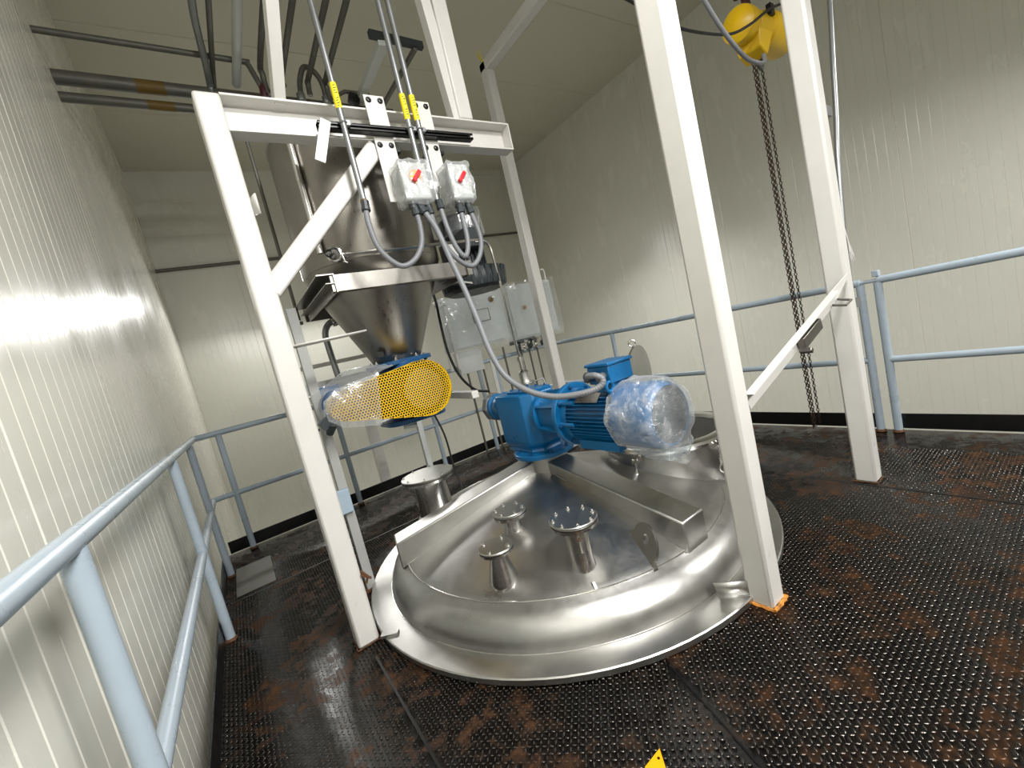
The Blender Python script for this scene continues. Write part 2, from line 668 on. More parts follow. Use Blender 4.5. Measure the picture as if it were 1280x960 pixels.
# dark plate joints and the flat edge angles that frame the deck
mb = MB()
mb.box((2.715, -3.0, 0), (2.725, 1.35, 0.0012))
struct(mb.build('trim_1', M['black']))
mb = MB()
mb.box((-0.38, 3.355, 0), (1.1, 3.366, 0.0015))
struct(mb.build('trim_2', M['black']))
mb = MB()
mb.box((0.23, -3.0, 0), (0.24, 1.98, 0.0012))
struct(mb.build('trim_3', M['black']))
mb = MB()
mb.bar((0.66 - 1.0, -2.8, 0.0005), (0.66 + .36 * .97, .97, 0.0005), .006, .001)
struct(mb.build('trim_4', M['black']))
mb = MB()
mb.box((-0.3, 3.42, 0.0), (-0.06, 4.0, 0.006))
tag(mb.build('cover_plate', M['pipe'], bevel=0.002), 'small smooth grey cover plate on the black floor in the far left corner', 'plate')

# ------------------------------------------------------------------ guard rails
RR = 0.0245


def railing(name, label, p0, p1, posts, ends, cat='railing', toe=True, toe_off=0.03, side=(0, 0)):
    p0, p1 = Vector((*p0, 0)), Vector((*p1, 0))
    d = (p1 - p0).normalized()
    root = thing(name, p0, label, cat)
    MB().tube([p0 + Vector((0, 0, 1.06)), p1 + Vector((0, 0, 1.06))], RR, 16).build('top_rail', M['rail'], root)
    MB().tube([p0 + Vector((0, 0, 0.515)), p1 + Vector((0, 0, 0.515))], RR * 0.92, 16).build('mid_rail', M['rail'], root)
    for t in posts:
        p = p0 + d * t
        b = MB()
        b.tube([p + Vector((0, 0, 0.0)), p + Vector((0, 0, 1.045))], RR, 16)
        b.build('post', M['rail'], root)
        MB().lathe([(RR, .0), (RR + .008, .002), (RR + .004, .012), (RR, .016)], p, (0, 0, 1), 16).build('weld_bead', M['rust_dark'], root)
    if toe:
        s = Vector((*side, 0)) * toe_off
        MB().bar(p0 + s + Vector((0, 0, 0.068)), p1 + s + Vector((0, 0, 0.068)), 0.008, 0.105).build('toe_board', M['black'], root)
    return root


railing('guard_rail', 'pale blue-grey pipe railing running along the left white wall', (-0.33, -3.0), (-0.33, 4.38), [0.9, 2.6, 4.2, 5.86, 6.9], 0, side=(-1, 0))
railing('guard_rail', 'grey pipe railing across the far end of the platform behind the hopper', (-0.33, 4.405), (3.66, 4.405), [0.17, 1.12, 2.1, 3.05], 0, side=(0, 1))
railing('guard_rail', 'pale blue pipe railing behind the hanging hoist chains', (3.66, 4.38), (3.66, 1.04), [1.07, 2.2, 3.34], 0, side=(1, 0))
railing('guard_rail', 'pale blue pipe railing at the right edge, nearest section', (3.66, 0.945), (3.66, -3.0), [0.0, 1.6, 3.0], 0, side=(1, 0))
# gate latch on top of the rail joint
mb = MB()
mb.box((3.635, 0.93, 1.085), (3.685, 0.965, 1.125))
mb.tube([(3.66, 1.07, 1.06), (3.66, 0.91, 1.06)], 0.012)
tag(mb.build('rail_latch', M['rail'], bevel=0.004, local=(3.66, 0.95, 1.1)), 'small bent metal latch where the two right railings meet', 'latch')

# ------------------------------------------------------------------ mixing tank
tank = thing('mixing_tank', (TC[0], TC[1], 0), 'large round stainless steel mixing tank top with nozzles and open manway', 'tank')


def domez(r):
    return 0.165 + 0.40 * (0.98 - r) - 0.13 * (0.98 - r) ** 2 if r < 0.98 else 0.165 - (r - 0.98) * 1.1


prof = [(0.0, domez(0.0))]
for i in range(1, 26):
    r = 0.96 * i / 25
    prof.append((r, domez(r)))
# rounded side band down to the flange
prof += [(0.972, 0.164), (0.998, 0.154), (1.03, 0.134), (1.058, 0.103), (1.076, 0.068), (1.085, 0.028)]
mb = MB()
mb.lathe([(r, z) for r, z in prof], (TC[0], TC[1], 0), (0, 0, 1), 96)
dl = mb.build('domed_lid', M['ss_dome'], tank, smooth=0.3)
bm = bmesh.new()
bm.from_mesh(dl.data)
gone = [f for f in bm.faces if math.hypot(f.calc_center_median().x + TC[0] - 2.23, f.calc_center_median().y + TC[1] - 1.76) < 0.345]
bmesh.ops.delete(bm, geom=gone, context='FACES')
bm.to_mesh(dl.data)
bm.free()
MB().torus((TC[0], TC[1], domez(.962) + .0005), (0, 0, 1), .964, .0035, 128, 6).build('weld_seam', M['ss_bright'], tank)
MB().torus((TC[0], TC[1], .031), (0, 0, 1), 1.087, .003, 128, 6).build('weld_seam', M['ss_bright'], tank)
mb = MB()
mb.lathe([(1.07, 0.008), (1.07, 0.031), (1.20, 0.031), (1.205, 0.027), (1.205, 0.004)], (TC[0], TC[1], 0), (0, 0, 1), 96, close=True)
mb.build('rim_flange', M['ss'], tank)
# tank wall below the deck
mb = MB()
mb.lathe([(1.16, 0.0), (1.16, -2.2), (0.6, -2.7), (0.0, -2.7)], (TC[0], TC[1], 0), (0, 0, 1), 64)
mb.build('shell', M['ss'], tank)
# rim clips
for a in (-0.9, 0.1, 1.3):
    pass


def stiffener(dirang, off, r0, r1, w, h, zlift):
    """box section riding on the dome"""
    d = Vector((math.cos(dirang), math.sin(dirang), 0))
    s = Vector((-d.y, d.x, 0)) * off
    c = Vector((TC[0], TC[1], 0)) + s
    n = Vector((-d.y, d.x, 0))
    out = []
    for r, zb in ((r0, domez(r0) - 0.015), (r1 - 0.0, domez(min(r1, 0.975)) - 0.012)):
        for k in (-1, 1):
            p = c + d * r + n * k * w / 2
            out.append((p.x, p.y, zb))
        for k in (1, -1):
            p = c + d * r + n * k * w / 2
            zt = 0.305 + (0.97 - min(r, 0.975)) * h
            out.append((p.x, p.y, zt))
    for k in (-1, 1):
        q0 = c + d * (r0 + .06) + n * k * (w / 2 + .002)
        q1 = c + d * min(r1, .97) + n * k * (w / 2 + .002)
        MB().tube([(q0.x, q0.y, domez(r0 + .06) + .004), (q1.x, q1.y, domez(min(r1, .97)) + .004)], .004, 8).build('weld_seam', M['ss_bright'], tank)
    return MB().add(out, [(0, 1, 2, 3), (7, 6, 5, 4), (0, 4, 5, 1), (1, 5, 6, 2), (2, 6, 7, 3), (3, 7, 4, 0)])


stiffener(-PI / 2, 0.005, 0.10, 0.975, 0.16, 0.208, 0).build('stiffener_beam', M['ss'], tank, bevel=0.008)
stiffener(math.radians(166.5), -0.055, 0.10, 1.0, 0.155, 0.208, 0).build('stiffener_beam', M['ss'], tank, bevel=0.008)
stiffener(math.radians(48), 0.0, 0.10, 0.97, 0.155, 0.208, 0).build('stiffener_beam', M['ss'], tank, bevel=0.008)
MB().lathe([(0.125, 0.39), (0.108, 0.41), (0.104, 0.525)], (TC[0], TC[1], 0), (0, 0, 1), 40).build('drive_pedestal', M['ss'], tank)


def nozzle(x, y, top, pr, fr, ft, nb, cone=None, double=False, label=None, mat='ss_bright'):
    r = math.hypot(x - TC[0], y - TC[1])
    zb = domez(r) - 0.03
    b = MB()
    if cone:
        b.lathe([(cone, zb - 0.03), (cone, zb + 0.02), (cone * 0.98, zb + 0.035), (pr, top - ft * 2 - 0.012), (pr, top - ft * 2)], (x, y, 0), (0, 0, 1), 36)
    else:
        b.lathe([(pr * 1.12, zb - 0.02), (pr * 1.12, zb + 0.02), (pr, zb + 0.04), (pr, top - ft * 2)], (x, y, 0), (0, 0, 1), 36)
    o = b.build('nozzle', M[mat], tank)
    # lower flange + blind flange + bolts
    b = MB()
    b.lathe([(pr, top - 2 * ft - 0.004), (fr, top - 2 * ft - 0.004), (fr, top - ft - 0.003), (pr, top - ft - 0.003)], (x, y, 0), (0, 0, 1), 40)
    b.build('pipe_flange', M[mat], o)
    b = MB()
    b.lathe([(0, top - ft), (fr - 0.002, top - ft), (fr, top - ft + 0.003), (fr, top - 0.003), (fr - 0.003, top), (0, top)], (x, y, 0), (0, 0, 1), 40)
    b.build('blind_flange', M['ss'], o)
    for k in range(nb):
        a = 2 * PI * (k + 0.35) / nb
        q = (x + math.cos(a) * (fr - 0.017), y + math.sin(a) * (fr - 0.017))
        MB().hexbolt((q[0], q[1], top), (0, 0, 1), 0.0075, 0.008).build('bolt', M['ss_bright'], o)
        MB().hexbolt((q[0], q[1], top - 2 * ft - 0.004), (0, 0, -1), 0.0075, 0.008).build('nut', M['ss_bright'], o)
    return o


nz1 = nozzle(1.065, 1.40, 0.437, 0.051, 0.107, 0.013, 8)
MB().tube([(1.03, 1.345, 0.40), (1.025, 1.338, 0.33), (1.02, 1.33, 0.31)], 0.005).tube([(1.03, 1.345, 0.37), (1.021, 1.333, 0.37)], 0.009).build('drain_plug', M['ss_bright'], nz1)
nozzle(0.785, 1.635, 0.372, 0.034, 0.08, 0.009, 4, cone=0.068)
nozzle(1.005, 1.835, 0.404, 0.045, 0.088, 0.014, 6)
nozzle(0.95, 2.74, 0.494, 0.118, 0.178, 0.016, 8)
# sprinkle of weld pads and stub on the dome below the first nozzle
MB().bar((1.02, 1.315, 0.165), (1.01, 1.285, 0.185), 0.012, 0.03).build('weld_tab', M['ss'], tank)

# lifting eye: a plate with a rounded top and a hole
b = MB()
p0, p1 = Vector((1.335, 1.355, domez(0.77) - 0.01)), Vector((1.245, 1.165, domez(0.965) - 0.012))
d = (p1 - p0)
L = d.length
dn = d.normalized()
up = Vector((0, 0, 1))
up = (Vector((0, 0, .85)) + Vector((.9, -.42, 0)) * .55).normalized()
nn = dn.cross(up)
outl = [(0, 0), (L, 0), (L, 0.018)]
for i in range(11):
    a = -0.25 + (PI + 0.35) * i / 10
    outl.append((L * 0.5 + 0.092 * math.cos(a), 0.045 + 0.074 * math.sin(a)))
outl.append((0, 0.03))
bm = bmesh.new()
ring = [bm.verts.new(p0 + dn * a + up * c - nn * 0.008) for a, c in outl]
hole = [bm.verts.new(p0 + dn * (L * 0.5 + 0.022 * math.cos(2 * PI * i / 16)) + up * (0.062 + 0.022 * math.sin(2 * PI * i / 16)) - nn * 0.008) for i in range(16)]
e1 = [bm.edges.new((ring[i], ring[(i + 1) % len(ring)])) for i in range(len(ring))]
e2 = [bm.edges.new((hole[i], hole[(i + 1) % 16])) for i in range(16)]
bmesh.ops.triangle_fill(bm, edges=e1 + e2, use_beauty=True)
# remove fill over the hole
hc = sum((v.co for v in hole), Vector()) / 16
kill = [f for f in bm.faces if all(v in hole for v in f.verts)]
bmesh.ops.delete(bm, geom=kill, context='FACES_ONLY')
ret = bmesh.ops.extrude_face_region(bm, geom=bm.faces[:])
bmesh.ops.translate(bm, vec=nn * 0.016, verts=[v for v in ret['geom'] if isinstance(v, bmesh.types.BMVert)])
bm.verts.ensure_lookup_table()
idx = {v: i for i, v in enumerate(bm.verts)}
b.add([v.co.copy() for v in bm.verts], [tuple(idx[v] for v in f.verts) for f in bm.faces])
bm.free()
b.build('lifting_eye', M['ss_dark'], tank)

# bracket between tank and the middle column
b = MB()
b.add([(1.385, 0.985, 0.035), (1.475, 0.90, 0.035), (1.475, 0.90, 0.095), (1.375, 0.995, 0.10)], [(0, 1, 2, 3)])
b.add([(1.385, 0.985, 0.037), (1.475, 0.90, 0.037), (1.475, 0.93, 0.037), (1.40, 1.01, 0.037)], [(0, 1, 2, 3)])
b.build('mounting_bracket', M['ss'], tank, thick=.006)
b = MB()
b.bar((0.29, 2.045, 0.035), (0.36, 2.0, 0.035), 0.03, 0.012)
b.build('mounting_bracket', M['ss'], tank)

# manway
MW = (2.23, 1.76)
b = MB()
b.lathe([(0.375, 0.12), (0.375, 0.41), (0.365, 0.41), (0.365, 0.10)], (*MW, 0), (0, 0, 1), 64, close=True)
mw = b.build('manway', M['ss'], tank)
b = MB()
b.lathe([(0.375, 0.405), (0.40, 0.40), (0.418, 0.41), (0.422, 0.425), (0.415, 0.44), (0.39, 0.447), (0.35, 0.443), (0.345, 0.425), (0.365, 0.405)], (*MW, 0), (0, 0, 1), 64, close=True)
b.build('manway_ring', M['ss_bright'], mw)
for ang in (-103, 193, 20, 90):
    a = math.radians(ang)
    c, s = math.cos(a), math.sin(a)
    q = Vector((MW[0] + 0.435 * c, MW[1] + 0.435 * s, 0))
    b = MB()
    t = Vector((-s, c, 0))
    for k in (-1, 1):
        p = q + t * 0.014 * k
        b.bar(p + Vector((-c * 0.05, -s * 0.05, 0.395)), p + Vector((c * 0.012, s * 0.012, 0.395)), 0.006, 0.035)
    b.tube([q + Vector((0, 0, 0.395)) - t * 0.02, q + Vector((0, 0, 0.395)) + t * 0.02], 0.006)
    b.tube([q + Vector((0, 0, 0.395)), q + Vector((c * 0.01, s * 0.01, 0.30))], 0.007)
    b.tube([q + Vector((c * .008, s * .008, 0.33)), q + Vector((c * .01, s * .01, 0.30))], 0.014, 10)
    b.torus(q + Vector((c * .012, s * .012, 0.272)), t if ang != -103 else (c, s, 0), 0.026, 0.0055, 24, 8)
    b.build('swing_clamp', M['ss_bright'], mw)
# opened manway lid standing up behind the motor
LC = Vector((2.31, 1.94, 0.765))
ln = Vector((-0.33, 0.94, 0.08)).normalized()
b = MB()
b.lathe([(0.0, 0.03), (0.12, 0.028), (0.2, 0.02), (0.235, 0.0), (0.245, -0.004), (0.245, -0.018), (0.22, -0.02), (0.0, -0.01)], LC, ln, 48)
lid = b.build('manway_lid', M['ss'], mw)
b = MB()
b.torus(LC + Vector((0.01, 0.0, 0.262)), (0.8, 0.6, 0), 0.022, 0.006, 20, 8)
b.build('lid_handle', M['ss_bright'], mw)
b = MB()
b.bar((2.36, 2.13, 0.43), (2.35, 2.06, 0.62), 0.03, 0.012)
b.bar((2.20, 2.14, 0.43), (2.22, 1.99, 0.62), 0.03, 0.012)
b.tube([(2.42, 2.12, 0.50), (2.16, 2.08, 0.50)], 0.012)
b.build('lid_hinge', M['ss_bright'], mw)

# ------------------------------------------------------------------ gear motor (axis along -Y above the pedestal)
GX, GZ = 1.5, 0.775
gm = thing('gear_motor', (GX, 2.1, 0.49), 'bright blue gear motor mounted on the centre of the stainless tank top', 'motor')
b = MB()
b.lathe([(0.108, 0.522), (0.188, 0.522), (0.19, 0.526), (0.19, 0.546), (0.186, 0.55), (0.13, 0.552)], (GX, 2.1, 0), (0, 0, 1), 48)
mf = b.build('mounting_flange', M['blue'], gm)
for k in range(8):
    a = 2 * PI * (k + .5) / 8
    MB().hexbolt((GX + .163 * math.cos(a), 2.1 + .163 * math.sin(a), .55), (0, 0, 1), .011, .012).build('bolt', M['dblue'], mf)
b = MB()
# chamfered block: outline in plan, tapering into the flange neck
plan = [(-0.132, -0.105), (-0.078, -0.168), (0.078, -0.168), (0.132, -0.105), (0.132, 0.17), (0.09, 0.21), (-0.09, 0.21), (-0.132, 0.17)]
lv = [(0.55, 0.93), (0.575, 0.86), (0.60, 0.97), (0.625, 1.0), (0.90, 1.0), (0.915, 0.96)]
vs = []
for z, k in lv:
    vs += [(GX + x * k, 2.15 + y * k, z) for x, y in plan]
fs = [tuple(range(8))[::-1], tuple(range(40, 48))]
for i in range(5):
    fs += [(i * 8 + k, i * 8 + (k + 1) % 8, (i + 1) * 8 + (k + 1) % 8, (i + 1) * 8 + k) for k in range(8)]
b.add(vs, fs)
b.build('gearbox', M['blue'], gm, bevel=0.008, smooth=0.5)
b = MB()
b.box((GX - 0.085, 2.0, 0.913), (GX + 0.085, 2.24, 0.93))
tp = b.build('top_cover', M['blue'], gm, bevel=0.004)
for x in (-.065, .065):
    for y in (2.03, 2.12, 2.21):
        MB().hexbolt((GX + x, y, .93), (0, 0, 1), .008, .008).build('bolt', M['dblue'], tp)
# bell housing between gearbox and motor
b = MB()
b.lathe([(0.125, 1.99), (0.125, 1.955), (0.135, 1.95), (0.135, 1.935), (0.112, 1.93), (0.115, 1.80), (0.125, 1.745), (0.15, 1.725)], (GX, 0, GZ), (0, 1, 0), 40)
for k in range(6):
    a = PI / 6 + k * PI / 3
    b.bar((GX + .118 * math.cos(a), 1.93, GZ + .118 * math.sin(a)), (GX + .135 * math.cos(a), 1.73, GZ + .135 * math.sin(a)), 0.014, 0.03, (math.cos(a), 0, math.sin(a)))
bh = b.build('bell_housing', M['blue'], gm)
for a in (2.5, 3.3):
    MB().tube([(GX + .14 * math.cos(a), 1.70, GZ + .14 * math.sin(a)), (GX + .14 * math.cos(a), 1.60, GZ + .14 * math.sin(a))], .012, 10).build('jack_screw', M['blue'], gm)
b = MB()
b.lathe([(0.10, 1.735), (0.168, 1.735), (0.172, 1.731), (0.172, 1.705), (0.168, 1.70), (0.14, 1.698), (0.135, 1.66), (0.12, 1.66)], (GX, 0, GZ), (0, 1, 0), 48)
fl = b.build('motor_flange', M['blue'], gm)
for k in range(8):
    a = 2 * PI * (k + .25) / 8
    MB().hexbolt((GX + .153 * math.cos(a), 1.70, GZ + .153 * math.sin(a)), (0, -1, 0), .010, .011).build('bolt', M['dblue'], fl)
# finned stator
b = MB()
b.lathe([(0.115, 1.67), (0.118, 1.66), (0.118, 1.34), (0.11, 1.33)], (GX, 0, GZ), (0, 1, 0), 40)
for k in range(44):
    a = 2 * PI * k / 44
    deg = math.degrees(a) % 360
    if 55 < deg < 125:
        continue
    b.bar((GX + .128 * math.cos(a), 1.655, GZ + .128 * math.sin(a)), (GX + .128 * math.cos(a), 1.345, GZ + .128 * math.sin(a)), 0.0045, 0.03, (math.cos(a), 0, math.sin(a)))
b.box((GX - .11, 1.36, GZ - .155), (GX - .06, 1.62, GZ - .11))
b.box((GX + .06, 1.36, GZ - .155), (GX + .11, 1.62, GZ - .11))
sb = b.build('finned_stator', M['blue'], gm)
# nameplate, tilted on the fins
b = MB()
a = 2.3
c, s = math.cos(a), math.sin(a)
b.bar((GX + .147 * c, 1.585, GZ + .147 * s), (GX + .147 * c, 1.43, GZ + .147 * s), 0.06, 0.003, (c, 0, s))
np_ = b.build('nameplate', M['ss_bright'], gm)
# fan cover and grille
b = MB()
b.lathe([(0.138, 1.345), (0.15, 1.34), (0.152, 1.33), (0.152, 1.17), (0.145, 1.14), (0.13, 1.125), (0.125, 1.128), (0.14, 1.175), (0.146, 1.33)], (GX, 0, GZ), (0, 1, 0), 48, close=True)
fc = b.build('fan_cover', M['blue'], gm)
b = MB()
b.lathe([(0, 1.126), (0.12, 1.126), (0.136, 1.132)], (GX, 0, GZ), (0, 1, 0), 48)
b.build('fan_grille', M['grille'], fc)
b = MB()
b.lathe([(0.03, 1.17), (0.03, 1.24)], (GX, 0, GZ), (0, 1, 0), 16)
for k in range(7):
    a = 2 * PI * k / 7
    b.bar((GX + .03 * math.cos(a), 1.205, GZ + .03 * math.sin(a)), (GX + .125 * math.cos(a), 1.205, GZ + .125 * math.sin(a)), .05, .004, (math.sin(a), .6, -math.cos(a)))
b.build('fan', M['dblue'], fc)
# terminal box
b = MB()
b.box((1.405, 1.335, 0.945), (1.565, 1.475, 1.03))
b.box((1.42, 1.35, 0.90), (1.55, 1.46, 0.945))
tb = b.build('terminal_box', M['blue'], gm, bevel=0.006)
MB().box((1.398, 1.328, 1.03), (1.572, 1.482, 1.045)).build('box_lid', M['blue'], tb, bevel=0.004)
for y in (1.375, 1.435):
    b = MB()
    b.lathe([(.02, 0), (.02, .012), (.017, .014), (.017, .024), (.021, .026), (.021, .036), (.012, .04)], (1.405, y, .985), (-1, 0, 0), 12)
    b.build('cable_gland', M['galv'] if y < 1.4 else M['dblue'], tb)
b = MB()
b.torus((1.40, 1.345, 0.935), (0, 1, 0), 0.022, 0.008, 20, 8)
b.cyl((1.40, 1.345, 0.91), (1.41, 1.345, 0.86), 0.012, 10)
b.build('eye_bolt', M['blue'], gm)
# rear bearing cap with a grey cover
b = MB()
b.lathe([(0.10, 2.33), (0.10, 2.36), (0.085, 2.365), (0.08, 2.44), (0.09, 2.45), (0.09, 2.475)], (GX - 0.03, 0, GZ + 0.045), (0, 1, 0), 32)
bc = b.build('bearing_cap', M['blue'], gm)
for k in range(8):
    a = 2 * PI * (k + .5) / 8
    MB().hexbolt((GX - .03 + .088 * math.cos(a), 2.36, GZ + .045 + .088 * math.sin(a)), (0, 1, 0), .009, .009).build('bolt', M['dblue'], bc)
b = MB()
b.lathe([(0.095, 2.475), (0.1, 2.48), (0.1, 2.53), (0.09, 2.54), (0.0, 2.54)], (GX - 0.03, 0, GZ + 0.045), (0, 1, 0), 8)
b.build('seal_cover', M['galv'], gm, smooth=0.3)
MB().bar((1.31, 2.45, 0.95), (1.365, 3.05, 0.95), 0.05, 0.05).build('torque_arm', M['white'], gm, bevel=0.005)

# plastic bag over the fan cover
b = MB()
wobr = np.random.default_rng(3)
ph = wobr.uniform(0, 6.28, 12)


def wob(a, i):
    return 1 + 0.035 * math.sin(3 * a + ph[0] + i * .5) + 0.03 * math.sin(7 * a + ph[1] - i * .8) + 0.018 * math.sin(13 * a + ph[2] + i * 1.7)


prof = [(0.156, 1.362), (0.166, 1.352), (0.174, 1.33), (0.17, 1.29), (0.172, 1.24), (0.168, 1.19), (0.163, 1.145), (0.155, 1.12), (0.135, 1.108), (0.09, 1.104), (0.04, 1.105), (0.0, 1.106)]
b.lathe(prof, (GX, 0, GZ), (0, 1, 0), 72, wob)
# loose corner hanging below
n0 = len(b.v)
b.v = [(x + (0.02 if z < GZ - .12 else 0), y - max(0, GZ - .1 - z) * .25, z - max(0, (GZ - .11 - z)) * 0.9 * (1 if y < 1.3 else .35)) for x, y, z in b.v]
b.add([(1.43, 1.20, 0.655), (1.50, 1.13, 0.63), (1.55, 1.10, 0.655), (1.56, 1.085, 0.575), (1.50, 1.10, 0.552), (1.45, 1.16, 0.585)], [(0, 1, 4, 5), (1, 2, 3, 4)])
tag(b.build('plastic_bag', M['film_bag'], None, smooth=1.5, local=(GX, 1.25, GZ)), 'crinkled clear plastic bag wrapped over the fan end of the blue motor', 'plastic bag')

# ------------------------------------------------------------------ steel columns and support frame
def column(root, x, y, z1, w=0.1, name='post', z0=0.0):
    return MB().box((x - w / 2, y - w / 2, z0), (x + w / 2, y + w / 2, z1)).build(name, M['white'], root, bevel=0.012)


def weld(root, x, y, w=0.1, amp=0.012):
    b = MB()
    pts = []
    h = w / 2 + 0.004
    for k in range(41):
        t = k / 40 * 4
        e = int(t) % 4
        f = t - int(t)
        c = [(-h, -h), (h, -h), (h, h), (-h, h)]
        p, q = c[e], c[(e + 1) % 4]
        pts.append((x + p[0] + (q[0] - p[0]) * f + random.uniform(-.003, .003), y + p[1] + (q[1] - p[1]) * f + random.uniform(-.003, .003), 0.004))
    b.tube(pts, [random.uniform(amp * .6, amp * 1.1) for _ in pts], 6)
    return b.build('weld_bead', M['rust' if amp > .008 else 'rust_dark'], root)


sf = thing('hopper_gantry', (0.238, 2.14, 0), 'white steel column with channel beam and diagonal brace carrying the hopper, at left', 'steel frame')
column(sf, 0.238, 2.14, 2.54, name='column')
weld(sf, 0.238, 2.14, amp=0.004)
b = MB()
# channel, open toward the viewer
ch = [(-.078, -.0), (-.078, -.07), (.078, -.07), (.078, 0), (.069, 0), (.069, -.062), (-.069, -.062), (-.069, 0)]
y0 = 2.09
zc_ = 2.462
x0, x1 = 0.285, 1.79
pr = [(y0, zc_ - .079), (y0, zc_ - .069), (y0 + .075, zc_ - .066), (y0 + .075, zc_ + .066), (y0, zc_ + .069), (y0, zc_ + .079), (y0 + .083, zc_ + .079), (y0 + .083, zc_ - .079)]
vs = [(x0, a, c) for a, c in pr] + [(x1, a, c) for a, c in pr]
b.add(vs, [tuple(range(8))[::-1], tuple(range(8, 16))] + [(i, (i + 1) % 8, 8 + (i + 1) % 8, 8 + i) for i in range(8)])
b.box((x1, y0, zc_ - .079), (x1 + .008, y0 + .083, zc_ + .079))
b.build('channel_beam', M['white'], sf, bevel=0.002)
MB().bar((0.262, 2.135, 1.70), (0.92, 2.135, 2.36), 0.085, 0.085).build('brace', M['white'], sf, bevel=0.01)
b = MB()
b.add([(0.286, 2.09, 1.452), (0.62, 2.09, 1.462), (0.56, 2.20, 1.462), (0.286, 2.20, 1.452)], [(0, 1, 2, 3)])
b.build('shelf_plate', M['white'], sf, thick=0.008)
b = MB()
b.add([(0.286, 2.10, 2.09), (0.286, 2.12, 2.11), (0.302, 2.05, 2.105), (0.302, 2.05, 2.02), (0.286, 2.10, 2.03)], [(0, 1, 2, 3, 4)])
b.build('welded_clip', M['white'], sf, thick=0.006)
b = MB()
b.tube([(0.29, 2.10, 0.35), (0.315, 2.10, 0.31), (0.30, 2.10, 0.28)], .006)
b.bar((0.285, 2.09, 0.335), (0.325, 2.09, 0.30), 0.02, 0.008)
b.build('bolt_clip', M['rust_dark'], sf)
b = MB()
b.box((0.40, 2.70, 1.22), (1.2, 2.705, 1.30)) if False else None
# uprights above the beam
MB().bar((0.52, 2.13, 2.54), (0.545, 1.86, 2.86), 0.05, 0.05).bar((0.545, 1.86, 2.86), (0.60, 1.30, 3.52), 0.05, 0.05).build('upper_strut', M['white'], sf, bevel=0.003)
b = MB()
L_ = [(-.03, -.03), (.03, -.03), (.03, -.024), (-.024, -.024), (-.024, .03), (-.03, .03)]
b.prof(L_, (1.452, 2.13, 2.54), (1.405, 2.13, 3.5), (0, 1, 0))
b.build('upper_angle', M['white'], sf)
MB().bar((1.50, 2.13, 2.54), (1.505, 2.13, 3.8), 0.09, 0.09, (0, 1, 0)).build('upper_post', M['white'], sf, bevel=0.008)

c2 = thing('steel_column', (1.518, 0.872, 0), 'tall white square steel column standing in front of the tank, nearest to the viewer', 'steel column')
column(c2, 1.518, 0.872, 4.2, name='tube')
weld(c2, 1.518, 0.872, amp=0.009)['label'] = 'orange rusty weld bead at the column foot'
c3 = thing('steel_column', (2.80, 0.885, 0), 'tall white square steel column beside the hoist chains and right railing', 'steel column')
column(c3, 2.80, 0.885, 4.2, name='tube')
weld(c3, 2.80, 0.885, amp=0.0035)
b = MB()
b.tube(smooth_path([(2.86, .86, 1.51), (2.878, .86, 1.50), (2.878, .86, 1.43), (2.862, .86, 1.42)], 4), .006)
b.build('hook_eye', M['white'], c3)
b = MB()
b.bar((2.85, .85, 2.02), (2.93, .85, 2.02), .02, .05)
b.bar((2.85, .85, 1.00), (2.93, .85, 1.00), .02, .05)
b.build('clamp_bracket', M['galv'], c3)
# diagonal bar from the right column
db = thing('diagonal_bar', (2.2, 0.82, 0.98), 'slanted white steel channel bar between the two front columns', 'steel bar')
b = MB()
p0, p1 = Vector((1.60, .845, .80)), Vector((2.735, .815, 1.145))
d = (p1 - p0).normalized()
u = Vector((-d.z, 0, d.x))
for f0, f1, w0, w1 in ((0, .8, .034, .034), (.8, 1.0, .034, .004)):
    a, c = p0 + (p1 - p0) * f0, p0 + (p1 - p0) * f1
    top0, top1 = a + u * .034, c + u * (.034 if f1 < 1 else .03)
    bot0, bot1 = a - u * w0, c - u * (w1 if f1 == 1 else w0)
    if f1 == 1:
        bot1 = c + u * .02
    th = Vector((0, .006, 0))
    b.add([bot0, bot1, top1, top0, bot0 + th, bot1 + th, top1 + th, top0 + th], [(0, 1, 2, 3), (7, 6, 5, 4), (0, 4, 5, 1), (3, 2, 6, 7), (1, 5, 6, 2), (0, 3, 7, 4)])
    dp = Vector((0, -.03, 0))
    if f1 < 1:
        b.add([top0, top1, top1 + th, top0 + th, top0 + dp, top1 + dp, top1 + dp - u * .005, top0 + dp - u * .005], [(4, 5, 1, 0), (7, 6, 5, 4), (0, 1, 6, 7)])
b.build('bar', M['white'], db)
b = MB()
a = p0 + (p1 - p0) * .78
b.tube([a - d * .02 + Vector((0, -.005, -.02)), a - d * .02 + Vector((.0, -.06, -.03)), a + d * .05 + Vector((0, -.06, -.035)), a + d * .05 + Vector((0, -.005, -.02))], .006, 8)
b.build('wire_handle', M['pipe'], db)
b = MB()
a = p0 + (p1 - p0) * .40
e = p0 + (p1 - p0) * .57
b.bar(a + Vector((0, -.02, -.006)), e + Vector((0, -.02, -.006)), .03, .05, u)
b.bar(a + Vector((0, -.03, -.03)), a + d * .02 + Vector((0, -.03, -.05)), .05, .02)
b.build('hinge_block', M['ss_dark'], db, bevel=0.003)
c4 = thing('steel_column', (2.78, 3.36, 0), 'white steel column with overhead beam standing behind the blue gear motor', 'steel column')
column(c4, 2.78, 3.36, 3.88, name='tube')
MB().box((2.73, 0.6, 3.79), (2.83, 3.41, 3.89)).build('overhead_beam', M['white'], c4, bevel=0.012)
MB().tube(smooth_path([(2.835, 3.32, 1.86), (2.875, 3.32, 1.86), (2.885, 3.32, 1.80), (2.875, 3.32, 1.75), (2.835, 3.32, 1.75)], 4), .007).build('hook_eye', M['white'], c4)
